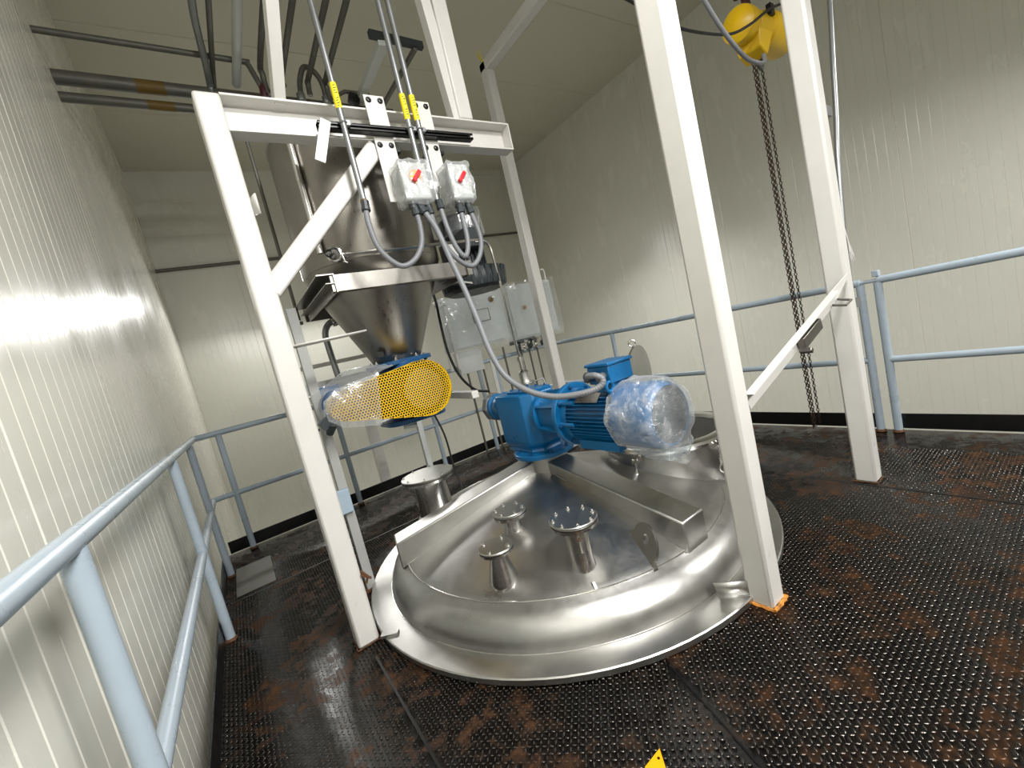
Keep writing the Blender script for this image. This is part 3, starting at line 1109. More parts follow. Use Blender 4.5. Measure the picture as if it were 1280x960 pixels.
MB().tube([(2.72, 3.33, 3.86), (2.68, 3.30, 3.93), (2.64, 3.26, 3.90)], .005).tube([(2.72, 3.33, 3.86), (2.70, 3.36, 3.95)], .005).build('tie_wire', M['label'], c4)

# rope scrap tied to the right column
b = MB()
for k in range(7):
    x = 2.895 + random.uniform(-.01, .02)
    b.tube(smooth_path([(2.875, .855, 1.45), (2.885 + random.uniform(-.01, .01), .85, 1.40), (x, .85 + random.uniform(-.01, .01), 1.34), (x + random.uniform(0, .05), .845, 1.25 + random.uniform(-.03, .05))], 3), .003, 6)
tag(b.build('rope_scrap', M['white'], local=(2.88, .855, 1.4)), 'frayed white rope end dangling from the hook on the right column', 'rope')

# ------------------------------------------------------------------ hopper
HP = (0.96, 2.74)
hp = thing('hopper', (*HP, 1.28), 'dark brushed stainless hopper with conical bottom hanging from the white frame', 'hopper')
b = MB()
b.lathe([(0.415, 1.86), (0.43, 1.90), (0.43, 2.63), (0.42, 2.64)], (*HP, 0), (0, 0, 1), 72)
b.build('cylinder', M['ss_cone'], hp)
b = MB()
b.lathe([(0.155, 1.29), (0.16, 1.30), (0.43, 1.88), (0.42, 1.89)], (*HP, 0), (0, 0, 1), 72)
b.build('cone', M['ss_cone'], hp)
MB().lathe([(0.43, 2.63), (0.435, 2.632), (0.435, 2.645), (0.40, 2.65), (0, 2.66)], (*HP, 0), (0, 0, 1), 64).build('hopper_lid', M['ss'], hp)
# frame of C channels round the cone
U = lambda w, h, t: [(-w / 2, -h / 2), (w / 2, -h / 2), (w / 2, -h / 2 + t), (-w / 2 + t, -h / 2 + t), (-w / 2 + t, h / 2 - t), (w / 2, h / 2 - t), (w / 2, h / 2), (-w / 2, h / 2)]
b = MB()
b.bar((0.56, 2.265, 1.738), (1.40, 2.265, 1.738), .006, .085)
b.box((0.56, 2.265, 1.775), (1.40, 2.31, 1.781))
b.box((0.56, 2.265, 1.695), (1.40, 2.31, 1.701))
b.build('frame_channel', M['ss_dark'], hp)
b = MB()
b.box((0.575, 2.25, 1.69), (0.581, 3.16, 1.785))
b.box((0.495, 2.25, 1.779), (0.575, 3.16, 1.785))
b.box((0.53, 2.25, 1.735), (0.575, 3.16, 1.739))
b.build('frame_channel', M['ss_dark'], hp)
b = MB()
b.bar((0.56, 3.20, 1.738), (1.40, 3.20, 1.738), .006, .085)
b.build('frame_channel', M['ss_dark'], hp)
b = MB()
b.box((1.36, 2.25, 1.69), (1.366, 3.2, 1.785))
b.build('frame_channel', M['ss_dark'], hp)
b = MB()
b.tube([(0.50, 3.09, 1.70), (0.50, 3.09, 3.1)], .011, 10)
b.lathe([(.02, 1.67), (.02, 1.69)], (0.50, 3.09, 0), (0, 0, 1), 6)
b.build('hanger_rod', M['pipe'], hp)
b = MB()
b.tube([(1.40, 3.15, 1.70), (1.40, 3.15, 3.1)], .011, 10)
b.build('hanger_rod', M['pipe'], hp)
# level tube with clamps on the left side
b = MB()
b.tube([(0.60, 2.47, 2.62), (0.60, 2.47, 1.95)], .017, 14)
lt = b.build('level_tube', M['ss_bright'], hp)
for z in (2.34, 2.04):
    b = MB()
    b.tube([(0.66, 2.47, z), (0.72, 2.50, z)], .013)
    b.torus((0.665, 2.465, z), (1, .3, 0), .025, .008, 16, 8)
    b.bar((0.66, 2.44, z + .01), (0.74, 2.40, z + .005), .012, .03)
    b.build('clamp', M['pipe'], lt)
# tri-clamp port
b = MB()
b.tube([(0.672, 2.40, 1.90), (0.63, 2.32, 1.90)], .024, 16)
po = b.build('sample_port', M['ss_bright'], hp)
b = MB()
b.torus((0.632, 2.325, 1.90), (0.43, .82, 0), .033, .010, 24, 8)
b.tube([(0.66, 2.30, 1.895), (0.69, 2.30, 1.88)], .009)
b.tube([(0.66, 2.295, 1.89), (0.668, 2.292, 1.845)], .006)
b.tube([(0.655, 2.292, 1.85), (0.68, 2.292, 1.842)], .006)
b.build('clamp_ring', M['ss_bright'], po)
MB().torus((0.60, 2.30, 1.90), (0.43, .82, 0), .016, .006, 16, 8).build('clamp_opening', M['black'], po)
b = MB()
b.tube([(0.66, 2.24, 1.872), (1.49, 2.24, 1.895)], .0085, 10)
b.build('air_line', M['ss_bright'], hp)
MB().bar((0.60, 2.40, 1.45), (0.64, 2.42, 1.44), .03, .035) if False else None
# nameplate clip at the cone
MB().bar((0.79, 2.60, 1.35), (0.83, 2.585, 1.345), .03, .03).build('cone_clip', M['black'], hp)
# legs that carry the frame
hl = thing('support_upright', (0.395, 2.62, 0), 'slender grey-white upright post close behind the left steel column', 'post')
MB().prof([(-.025, -.025), (.025, -.025), (.025, -.019), (-.019, -.019), (-.019, .025), (-.025, .025)], (0.395, 2.62, 0), (0.395, 2.62, 1.70), (0, 1, 0)).build('upright', M['midgrey'], hl)
MB().box((0.35, 2.575, 0), (0.44, 2.665, 0.012)).build('foot_plate', M['rust_dark'], hl)
MB().box((0.335, 2.56, 0.50), (0.415, 2.594, 0.64)).build('junction_box', M['bluebox'], hl, bevel=0.004)

# ------------------------------------------------------------------ rotary valve with chain guard
rv = thing('rotary_valve', (*HP, 1.09), 'blue rotary valve under the hopper cone with a yellow perforated chain guard', 'valve')


def sqflange(z0, z1, w, r):
    b = MB()
    pts = []
    for cx, cy, a0 in ((w - r, w - r, 0), (-w + r, w - r, 90), (-w + r, -w + r, 180), (w - r, -w + r, 270)):
        for k in range(9):
            a = math.radians(a0 + k * 11.25)
            pts.append((HP[0] + cx + r * math.cos(a), HP[1] + cy + r * math.sin(a)))
    n = len(pts)
    b.add([(x, y, z0) for x, y in pts] + [(x, y, z1) for x, y in pts], [tuple(range(n))[::-1], tuple(range(n, 2 * n))] + [(i, (i + 1) % n, n + (i + 1) % n, n + i) for i in range(n)])
    return b


fl = sqflange(1.262, 1.29, .195, .12).build('inlet_flange', M['dblue'], rv, bevel=.003)
for k in range(8):
    a = 2 * PI * (k + .5) / 8
    q = (HP[0] + .178 * math.cos(a), HP[1] + .178 * math.sin(a))
    MB().hexbolt((*q, 1.29), (0, 0, 1), .011, .011).build('bolt', M['ss_bright'], fl)
    MB().hexbolt((*q, 1.262), (0, 0, -1), .011, .011).build('nut', M['dblue'], fl)
sqflange(.885, .915, .20, .13).build('outlet_flange', M['dblue'], rv, bevel=.003)
b = MB()
b.lathe([(.165, 2.53), (.175, 2.54), (.175, 2.95), (.165, 2.96)], (HP[0], 0, 1.10), (0, 1, 0), 40)
b.lathe([(.13, .905), (.135, .96), (.15, 1.09), (.14, 1.25), (.135, 1.265)], (HP[0], HP[1], 0), (0, 0, 1), 32)
b.lathe([(.07, 2.44), (.07, 2.53)], (HP[0], 0, 1.10), (0, 1, 0), 24)
b.build('valve_body', M['dblue'], rv)
MB().tube([(HP[0] - .07, 2.66, .93), (HP[0] - .10, 2.64, .86), (HP[0] - .03, 2.62, .855)], .018).build('drain_chute', M['grey'], rv)

# chain guard: stadium with unequal ends
GL, GRt, rl, rr_ = Vector((0.487, 0, 1.108)), Vector((0.968, 0, 1.085)), 0.083, 0.172


def guard_outline(k=1.0, n=18):
    d = GRt - GL
    base = math.atan2(d.z, d.x)
    off = math.acos((rl - rr_) / d.length)
    pts = []
    for i in range(n + 1):
        a = base + off + (2 * PI - 2 * off) * i / n
        pts.append((GL.x + rl * k * math.cos(a), GL.z + rl * k * math.sin(a)))
    for i in range(n + 1):
        a = base - off + (2 * off) * i / n
        pts.append((GRt.x + rr_ * k * math.cos(a), GRt.z + rr_ * k * math.sin(a)))
    return pts


ol = guard_outline()
n = len(ol)
b = MB()
b.add([(x, 2.405, z) for x, z in ol], [tuple(range(n))])
cg = b.build('chain_guard', M['perf'], rv)
b = MB()
b.add([(x, 2.405, z) for x, z in ol] + [(x, 2.475, z) for x, z in ol], [(i, (i + 1) % n, n + (i + 1) % n, n + i) for i in range(n)])
b.build('guard_rim', M['yellow'], cg, thick=.003, smooth=.9)
ol2 = guard_outline(.97)
b = MB()
b.add([(x, 2.474, z) for x, z in ol2] + [(x, 2.478, z) for x, z in ol2], [tuple(range(n))[::-1], tuple(range(n, 2 * n))] + [(i, (i + 1) % n, n + (i + 1) % n, n + i) for i in range(n)])
b.build('guard_back', M['black'], cg)
b = MB()
for c, r, nt in ((GL, .05, 14), (GRt, .125, 34)):
    b.lathe([(r * .3, 2.435), (r, 2.437), (r, 2.445), (r * .3, 2.447)], (c.x, 0, c.z), (0, 1, 0), nt * 2, lambda a, i, nt=nt: 1 + .05 * math.cos(nt * a))
b.build('sprockets', M['pipe'], cg)
# little motor wrapped in plastic at the left of the valve
b = MB()
b.lathe([(.05, 2.48), (.085, 2.485), (.085, 2.60), (.075, 2.61), (.075, 2.86), (.07, 2.87)], (0.475, 0, 1.12), (0, 1, 0), 28)
b.box((0.42, 2.60, 1.17), (0.53, 2.72, 1.235))
b.box((0.56, 2.50, 1.03), (0.80, 2.60, 1.20))
b.build('drive_motor', M['dblue'], rv, bevel=.003)
b = MB()
b.tube([(0.41, 2.45, 1.06), (0.40, 2.40, 1.02), (0.385, 2.44, .99)], .022)
b.bar((0.35, 2.42, 1.03), (0.41, 2.42, 1.07), .05, .05)
b.build('guard_latch', M['dark'], rv)
# sheet of cloudy plastic over the drive side
b = MB()
nu, nv = 14, 9
pts = []
for i in range(nu + 1):
    u = i / nu
    for j in range(nv + 1):
        v = j / nv
        x = 0.36 + 0.46 * u
        y = 2.43 + 0.32 * v
        z = 1.15 + 0.115 * math.sin(PI * min(1, u * 1.1) * .62) + .05 * math.sin(PI * v) * (1 - u * .4) - .16 * (1 - u) * (1 - math.sin(PI * min(v * 1.6, 1) / 2))
        z += .008 * math.sin(9 * u + 5 * v) + .006 * math.sin(17 * v - 6 * u)
        pts.append((x, y, z))
b.add(pts, [(i * (nv + 1) + j, (i + 1) * (nv + 1) + j, (i + 1) * (nv + 1) + j + 1, i * (nv + 1) + j + 1) for i in range(nu) for j in range(nv)])
pts2 = []
for i in range(13):
    for j in range(9):
        u, v = i / 12, j / 8
        x = .385 + .27 * u + .04 * v * u
        zc2 = 1.108 - .012 * u
        hh = .095 + .05 * u
        pts2.append((x, 2.385 + .012 * math.sin(7 * u + 4 * v) - .012 * math.sin(PI * v), zc2 + (v - .5) * 2 * hh * (.55 + .45 * min(1, u * 4))))
b.add(pts2, [(i * 9 + j, (i + 1) * 9 + j, (i + 1) * 9 + j + 1, i * 9 + j + 1) for i in range(12) for j in range(8)])
b.add([pts[i * 10] for i in range(15)] + [pts2[min(12, i) * 9 + 8] for i in range(15)], [(i, i + 1, 16 + i, 15 + i) for i in range(9)])
tag(b.build('plastic_wrap', M['film_wrap'], smooth=1.5, local=(.55, 2.5, 1.2)), 'loose cloudy plastic sheet draped over the drive behind the yellow guard', 'plastic sheet')

# ------------------------------------------------------------------ dark blower right of the hopper
bl = thing('blower', (1.70, 2.72, 1.63), 'dark grey ribbed blower motor hanging right of the steel hopper', 'blower')
b = MB()
b.lathe([(.05, 1.655), (.20, 1.655), (.235, 1.675), (.245, 1.71), (.245, 1.76), (.23, 1.80), (.18, 1.82), (.06, 1.82)], (1.69, 2.75, 0), (0, 0, 1), 56, lambda a, i: 1 + (.012 if 1 < i < 6 else 0) * (1 if math.sin(26 * a) > 0 else -1))
for k in range(30):
    a = 2 * PI * k / 30
    b.bar((1.69 + .235 * math.cos(a), 2.75 + .235 * math.sin(a), 1.675), (1.69 + .25 * math.cos(a), 2.75 + .25 * math.sin(a), 1.80), .02, .014, (math.cos(a), math.sin(a), 0))
b.build('impeller_housing', M['dark'], bl, smooth=.5)
b = MB()
b.lathe([(.13, 1.82), (.13, 2.08), (.11, 2.10)], (1.67, 2.75, 0), (0, 0, 1), 36)
for k in range(28):
    a = 2 * PI * k / 28
    b.bar((1.67 + .135 * math.cos(a), 2.75 + .135 * math.sin(a), 1.83), (1.67 + .135 * math.cos(a), 2.75 + .135 * math.sin(a), 2.07), .005, .022, (math.cos(a), math.sin(a), 0))
b.lathe([(.14, 2.08), (.145, 2.085), (.145, 2.18), (.11, 2.21), (.0, 2.215)], (1.67, 2.75, 0), (0, 0, 1), 36)
b.build('motor', M['dark'], bl)
MB().box((1.56, 2.50, 1.93), (1.70, 2.62, 2.06)).build('terminal_box', M['dark'], bl, bevel=.005)
b = MB()
b.box((1.40, 2.5, 1.80), (1.47, 2.62, 1.97))
b.bar((1.36, 2.6, 1.735), (1.70, 2.6, 1.66), .10, .012)
b.build('mounting_plate', M['ss'], bl)
# film hanging on the blower motor
b = MB()
b.lathe([(.16, 2.24), (.165, 2.20), (.165, 2.12), (.16, 2.06)], (1.69, 2.75, 0), (0, 0, 1), 40, lambda a, i: 1 + .05 * math.sin(5 * a + i) + .03 * math.sin(11 * a))
tag(b.build('plastic_wrap', M['film'], smooth=1.5, local=(1.69, 2.75, 2.1)), 'torn clear plastic clinging to the top of the dark blower motor', 'plastic sheet')

# steel vent tube from blower down to the fitting on the tank
vt = thing('vent_tube', (1.88, 2.66, .26), 'thin bright steel tube bending down from the blower to the tank fitting', 'tube')
b = MB()
b.tube(smooth_path([(1.62, 2.50, 1.955), (1.70, 2.50, 1.957), (1.735, 2.505, 1.92), (1.75, 2.51, 1.82), (1.785, 2.55, 1.55), (1.84, 2.62, 1.25), (1.875, 2.655, 1.08)], 6), .010, 12)
b.build('tube', M['ss_bright'], vt)
b = MB()
b.lathe([(.042, .24), (.042, .80), (.05, .82), (.066, .82), (.066, .90), (.048, .90), (.042, .92), (.042, .98), (.02, 1.0), (.02, 1.07), (.028, 1.07), (.028, 1.10), (.012, 1.11)], (1.88, 2.66, 0), (0, 0, 1), 24)
b.lathe([(.022, -.055), (.022, .055)], (1.88, 2.66, .86), (1, -.6, 0), 14)
b.build('fitting', M['ss'], vt)
b = MB()
b.torus((1.88, 2.66, .89), (0, 0, 1), .062, .007, 24, 8)
b.tube([(1.93, 2.62, .89), (1.99, 2.58, .90), (2.0, 2.57, .82)], .007)
b.build('clamp', M['galv'], vt)

# ------------------------------------------------------------------ wiring above the front beam
su = thing('strut_channel', (1.05, 2.05, 2.415), 'black slotted strut rail fixed across the front of the white beam', 'strut rail')
b = MB()
z0 = 2.412
b.box((0.64, 2.035, z0 + .012), (1.475, 2.076, z0 + .016))
b.box((0.64, 2.035, z0 - .016), (1.475, 2.076, z0 - .012))
b.box((0.64, 2.072, z0 - .016), (1.475, 2.076, z0 + .016))
b.box((0.64, 2.035, z0 + .005), (1.475, 2.038, z0 + .016))
b.box((0.64, 2.035, z0 - .016), (1.475, 2.038, z0 - .005))
b.build('rail', M['black'], su)
b = MB()
b.bar((0.675, 2.026, 2.425), (0.60, 2.022, 2.235), .045, .006, (0, 1, 0))
b.build('end_tab', M['grey'], su)

for i, (x, zlow, lab) in enumerate(((0.96, 2.07, 'white bolted hanger plate carrying the left switch box'), (1.215, 2.15, 'white bolted hanger plate carrying the right switch box'))):
    pl = thing('hanger_plate', (x, 2.082, zlow), lab, 'plate', 'hanger plates on the beam')
    MB().box((x - .052, 2.078, zlow), (x + .052, 2.086, 2.60)).build('plate', M['white'], pl, bevel=.002)
    for bx in (-.03, .03):
        for bz in (2.355, 2.575):
            MB().hexbolt((x + bx, 2.078, bz), (0, -1, 0), .011, .009).build('bolt', M['black'], pl)
    MB().box((x - .02, 2.086, 2.33), (x + .08, 2.16, 2.345)).build('clip', M['black'], pl)

boxes = []
for i, (x0, x1, lab, red) in enumerate(((0.945, 1.085, 'left of two white switch boxes, covered in crumpled plastic', 'orange'), (1.215, 1.335, 'right of two white switch boxes, red handle under plastic', 'red'))):
    sw = thing('switch_box', ((x0 + x1) / 2, 2.0, 2.03), lab, 'switch box', 'switch boxes on the hanger plates')
    MB().box((x0, 1.955, 2.035), (x1, 2.075, 2.215)).build('box', M['grey'], sw, bevel=.008)
    cx = (x0 + x1) / 2
    b = MB()
    b.lathe([(.036, 0), (.036, .006), (.034, .008)], (cx, 1.955, 2.14), (0, -1, 0), 28)
    b.build('dial', M[red] if i == 0 else M['grey'], sw)
    b = MB()
    b.bar((cx - .022, 1.94, 2.115), (cx + .022, 1.94, 2.165), .02, .022, (0, 1, 0))
    b.build('rotary_handle', M['red'], sw, bevel=.003)
    for q in range(3 if i == 0 else 2):
        b = MB()
        gx = x0 + .035 + q * .042 if i == 0 else x0 + .03 + q * .06
        b.lathe([(.017, 0), (.017, -.018), (.02, -.02), (.02, -.034), (.014, -.036)], (gx, 1.99, 2.035), (0, 0, 1), 12)
        b.build('cable_gland', M['dark'], sw)
    # film
    b = MB()
    nu, nv = 20, 12
    rr2 = np.random.default_rng(11 + i)
    pts = []
    for jv in range(nv + 1):
        v = jv / nv
        for iu in range(nu):
            u = iu / nu * 4
            e = int(u)
            f = u - e
            hx, hy = (x1 - x0) / 2 + .008, .068
            cc = [(-hx, -hy), (hx, -hy), (hx, hy), (-hx, hy)]
            p, q = cc[e], cc[(e + 1) % 4]
            k = 1 + .05 * math.sin(v * 9 + u * 3) + rr2.uniform(-.03, .03) - (.25 if jv == nv else 0)
            pts.append((cx + (p[0] + (q[0] - p[0]) * f) * k + (.03 * math.sin(PI * v) if 0.8 < u < 1.6 and i == 0 else 0), 2.012 + (p[1] + (q[1] - p[1]) * f) * k, 2.225 - .21 * v + rr2.uniform(-.006, .006)))
    b.add(pts, [(j * nu + k, j * nu + (k + 1) % nu, (j + 1) * nu + (k + 1) % nu, (j + 1) * nu + k) for j in range(nv) for k in range(nu)] + [tuple(range(nu))])
    tag(b.build('plastic_cover', M['film_cloudy'], smooth=1.5, local=(cx, 2.0, 2.1)), ('crumpled clear plastic cover over the left switch box', 'crumpled clear plastic cover over the right switch box')[i], 'plastic cover', 'covers on the switch boxes')


def conduit(name, pts, r, label, mat='galv', cat='conduit', group=None, rings=False, ends=False, seg=12, n=6):
    P = smooth_path(pts, n) if len(pts) > 2 else [Vector(p) for p in pts]
    root = thing(name, tuple(P[0]), label, cat, group)
    if rings:
        # corrugated jacket
        Q = []
        rs = []
        tot = 0
        fine = smooth_path(pts, 40)
        acc = 0
        last = fine[0]
        for p in fine:
            acc += (p - last).length
            last = p
            Q.append(p)
            rs.append(r * (1 + .035 * math.sin(acc * 2 * PI / .012)))
        MB().tube(Q, rs, seg).build('jacket', M[mat], root)
    else:
        MB().tube(P, r, seg).build('pipe', M[mat], root)
    if ends:
        for p, q in ((P[0], P[1]), (P[-1], P[-2])):
            d = (q - p).normalized()
            b = MB()
            b.lathe([(r * .9, -.02), (r * 1.45, -.018), (r * 1.45, .012), (r * 1.6, .014), (r * 1.6, .03), (r * 1.15, .034)], p, d, 10)
            b.build('connector', M['dark'], root)
    return root


YC = 2.015
for x, zl, lab in ((0.748, 2.035, 'leftmost grey conduit with a yellow marker running down over the beam'), (1.085, 2.15, 'middle grey conduit with a yellow marker, left one of the pair'), (1.137, 2.03, 'right grey conduit of the pair with a yellow marker')):
    o = conduit('conduit', [(x, YC, 3.9), (x, YC, zl)], .0145, lab, group='marked conduits in front of the beam')
    zt = 2.475 if x < .8 else 2.455
    zb = zt + (.115 if x < .8 else .125)
    mk = MB().tube([(x, YC, zt), (x, YC, zb)], .0157, 14).build('marker_label', M['label'], o)
    b = MB()
    for k in range(9):
        if k == 4:
            continue
        z = zt + .008 + k * (zb - zt - .014) / 9
        for s_ in (0, 1):
            a = -PI / 2 - .5 + s_ * .25
            b.bar((x + .0158 * math.cos(a), YC + .0158 * math.sin(a), z), (x + .0158 * math.cos(a + .3 + .3 * (k % 2)), YC + .0158 * math.sin(a + .3 + .3 * (k % 2)), z + .004 * s_), .002, .0025)
    b.build('marking', M['ink'], mk)
    b = MB()
    b.torus((x, YC, 2.413), (0, 0, 1), .0165, .004, 20, 8)
    b.box((x + .014, YC - .006, 2.403), (x + .032, YC + .022, 2.423))
    b.hexbolt((x + .032, YC + .0, 2.413), (1, 0, 0), .006, .006)
    b.build('pipe_clamp', M['galv'], o)
    if x < .8:
        MB().lathe([(.0165, 0), (.018, .004), (.018, .018), (.0165, .022)], (x, YC, 2.035), (0, 0, 1), 14).build('brass_coupling', M['oldlabel'], o)

conduit('flexible_conduit', [(0.748, 2.01, 2.03), (0.735, 1.995, 1.934), (0.754, 1.99, 1.811), (0.832, 1.99, 1.727), (0.914, 1.99, 1.747), (0.975, 1.99, 1.823), (0.992, 1.99, 1.922), (0.985, 1.99, 2.0)], .0135, 'grey flexible hose loop hanging left from conduit to left switch box', 'flex', 'flexible conduit', rings=True, ends=True)
conduit('flexible_conduit', [(1.022, 1.985, 2.0), (1.055, 1.949, 1.885), (1.062, 1.898, 1.719), (1.07, 1.846, 1.551), (1.072, 1.796, 1.38), (1.071, 1.749, 1.213), (1.091, 1.698, 1.084), (1.135, 1.60, 0.994), (1.205, 1.50, 0.945), (1.284, 1.393, 0.938), (1.341, 1.344, 0.952), (1.356, 1.336, 0.981), (1.34, 1.36, 1.003), (1.345, 1.41, 1.0), (1.365, 1.435, 0.988)], .0145, 'long grey flexible hose drooping from switch box to blue motor terminal box', 'flex', 'flexible conduit', rings=True, ends=True)
conduit('flexible_conduit', [(1.064, 1.99, 2.0), (1.085, 1.99, 1.856), (1.151, 1.99, 1.738), (1.236, 1.99, 1.687), (1.304, 1.99, 1.743), (1.333, 1.99, 1.842), (1.306, 1.99, 2.0)], .0135, 'wide grey hose loop joining the two switch boxes', 'flex', 'flexible conduit', rings=True, ends=True)
conduit('flexible_conduit', [(1.137, 2.0, 2.025), (1.135, 1.975, 1.89), (1.158, 1.97, 1.783), (1.199, 1.97, 1.737), (1.238, 1.975, 1.82), (1.247, 1.985, 2.0)], .0135, 'narrow grey hose loop from the right conduit to the right switch box', 'flex', 'flexible conduit', rings=True, ends=True)

# ------------------------------------------------------------------ overhead pipes
def opipe(name, pts, r, lab, mat='pipe', group=None, n=5):
    return conduit(name, pts, r, lab, mat, 'pipe', group, n=n)


p1 = opipe('overhead_pipe', [(XL, 4.4, 3.945), (2.2, 4.4, 3.925)], .052, 'thick dark pipe entering the left wall, upper of the big pair')
MB().tube([(0.03, 4.4, 3.941), (0.22, 4.4, 3.94)], .0535, 16).build('faded_label', M['oldlabel'], p1)
p2 = opipe('overhead_pipe', [(XL, 4.4, 3.80), (2.2, 4.4, 3.79)], .036, 'dark pipe entering the left wall, lower of the big pair')
MB().tube([(0.07, 4.4, 3.798), (0.25, 4.4, 3.797)], .0372, 16).build('faded_label', M['oldlabel'], p2)
opipe('overhead_pipe', [(XL, 4.1, 4.07), (0.74, 4.1, 4.06), (0.83, 4.1, 4.05), (0.86, 4.1, 3.98), (0.90, 4.1, 3.84)], .022, 'thin dark pipe from the left wall ending in a downward elbow')
MB().tube([(0.5, 4.3, 3.93), (1.0, 4.3, 3.93)], .014) if False else None
vv = thing('hand_valve', (0.9, 4.1, 3.84), 'small rusty red valve at the end of the thin overhead pipe', 'valve')
b = MB()
b.lathe([(.022, -.05), (.03, -.03), (.032, 0), (.03, .03), (.022, .05)], (0.905, 4.1, 3.83), (0, 0, 1), 16)
b.lathe([(.014, 0), (.014, .08)], (0.905, 4.1, 3.83), (1, -.2, 0), 10)
b.build('body', M['redbrown'], vv)
MB().torus((0.985, 4.085, 3.83), (1, -.2, 0), .035, .009, 20, 8).build('handwheel', M['redbrown'], vv)
ov = [((0.565, 4.36, 4.0), .028, 'galv', 'leftmost grey pipe overhead, with a bend near its end'), ((0.60, 4.42, 4.02), .022, 'pipe', 'dark pipe running overhead next to the bent grey pipe')]
conduit('overhead_pipe', [(0.52, 2.4, 4.12), (0.50, 3.2, 4.09), (0.49, 3.65, 4.06), (0.53, 4.1, 4.02), (0.545, 4.33, 3.98), (0.545, 4.36, 3.9)], .026, 'leftmost grey pipe overhead, bent near its far end', 'galv', 'pipe')
conduit('overhead_pipe', [(0.585, 2.2, 4.06), (0.585, 4.3, 4.04), (0.585, 4.36, 3.95)], .02, 'dark straight pipe overhead beside the bent grey pipe', 'pipe', 'pipe')
conduit('overhead_pipe', [(0.757, 2.0, 4.06), (0.757, 4.37, 4.03)], .036, 'pale thick straight pipe overhead behind the left column top', 'grey', 'pipe')
conduit('overhead_pipe', [(0.93, 2.0, 4.08), (0.93, 3.9, 4.05), (0.93, 4.08, 3.95), (0.93, 4.09, 3.8)], .024, 'dark overhead pipe left of the slanted white strut', 'pipe', 'pipe')
conduit('overhead_pipe', [(1.104, 2.0, 4.04), (1.104, 4.1, 4.02), (1.104, 4.17, 3.95)], .024, 'dark overhead pipe right of the slanted white strut', 'pipe', 'pipe')
conduit('overhead_pipe', [(1.33, 2.0, 4.05), (1.33, 4.0, 4.03), (1.325, 4.18, 4.0), (1.32, 4.2, 3.9)], .024, 'dark overhead pipe left of the pair above the hopper', 'pipe', 'pipe')
conduit('overhead_pipe', [(1.47, 2.0, 4.05), (1.48, 4.05, 4.03), (1.48, 4.16, 3.97), (1.48, 4.17, 3.85)], .024, 'dark overhead pipe right of the pair above the hopper', 'pipe', 'pipe')
ub = thing('pipe_bend', (1.25, 4.2, 3.9), 'dark U-shaped pipe bend with unions above the hopper', 'pipe')
MB().tube(smooth_path([(1.235, 4.2, 3.88), (1.26, 4.2, 4.02), (1.32, 4.18, 4.14), (1.40, 4.18, 4.12), (1.45, 4.18, 4.02), (1.46, 4.2, 3.86)], 6), .024, 12).build('bend', M['pipe'], ub)
for x in (1.235, 1.46):
    MB().lathe([(.034, 3.84), (.04, 3.85), (.04, 3.90), (.034, 3.91)], (x, 4.2, 0), (0, 0, 1), 8).build('union', M['galv'], ub)
MB().tube([(1.46, 4.2, 3.87), (1.66, 4.2, 3.98), (1.9, 4.2, 3.98)], .018).build('branch', M['pipe'], ub)
MB().bar((1.68, 4.2, 3.93), (1.78, 4.2, 3.90), .07, .09).build('actuator', M['black'], ub, bevel=.01)
os_ = thing('overhead_strut', (1.7, 3.3, 3.85), 'grey steel strut tee hanging above the hopper', 'strut')
MB().bar((1.50, 3.05, 3.68), (1.93, 3.05, 3.67), .04, .05).build('cross_rail', M['dark'], os_)
MB().bar((1.60, 3.05, 3.645), (1.84, 4.35, 3.99), .075, .05).build('long_rail', M['grey'], os_)
MB().bar((1.86, 3.05, 3.64), (1.95, 4.3, 3.80), .03, .03).build('thin_rail', M['pipe'], os_)
conduit('wall_conduit', [(XL, YB - .04, 3.67), (XR, YB - .04, 3.9)], .028, 'dark thin conduit across the far back wall', 'pipe', 'conduit', n=1)

# ------------------------------------------------------------------ hoist, chains and cables
ho = thing('chain_hoist', (3.5, 1.36, 2.86), 'yellow electric chain hoist hanging top right beside the white column', 'hoist')
b = MB()
b.lathe([(.0, 3.24), (.06, 3.25), (.105, 3.28), (.11, 3.31), (.11, 3.36), (.10, 3.38)], (0, 1.36, 2.90), (1, 0, 0), 36)
b.build('brake_cover', M['yellow'], ho)
b = MB()
b.lathe([(.105, 3.38), (.105, 3.56), (.095, 3.58)], (0, 1.36, 2.90), (1, 0, 0), 36)
b.add([(3.36, 1.27, 2.86), (3.57, 1.27, 2.86), (3.57, 1.45, 2.86), (3.36, 1.45, 2.86), (3.38, 1.29, 2.74), (3.48, 1.29, 2.70), (3.48, 1.43, 2.70), (3.38, 1.43, 2.74)], [(0, 1, 2, 3), (7, 6, 5, 4), (0, 4, 5, 1), (1, 5, 6, 2), (2, 6, 7, 3), (3, 7, 4, 0)])
b.build('gear_case', M['yellow'], ho, bevel=.01)
b = MB()
b.lathe([(.095, 3.58), (.12, 3.60), (.125, 3.66), (.125, 3.88), (.10, 3.92), (0, 3.93)], (0, 1.36, 2.92), (1, 0, 0), 36)
b.build('motor_case', M['yellow'], ho)
MB().box((3.50, 1.24, 2.93), (3.55, 1.27, 3.0)).build('label_plate', M['black'], ho)
b = MB()
b.tube(smooth_path([(3.44, 1.36, 3.0), (3.44, 1.36, 3.10), (3.40, 1.36, 3.16), (3.34, 1.36, 3.13), (3.33, 1.36, 3.07)], 5), .022, 10)
b.bar((3.46, 1.36, 3.0), (3.44, 1.36, 3.16), .04, .04)
b.tube([(3.44, 1.36, 3.12), (3.44, 1.36, 3.75)], .016)
b.build('top_hook', M['redbrown'], ho)
MB().box((2.9, 1.28, 3.74), (4.4, 1.44, 3.90)).build('trolley_beam', M['white'], ho)
b = MB()
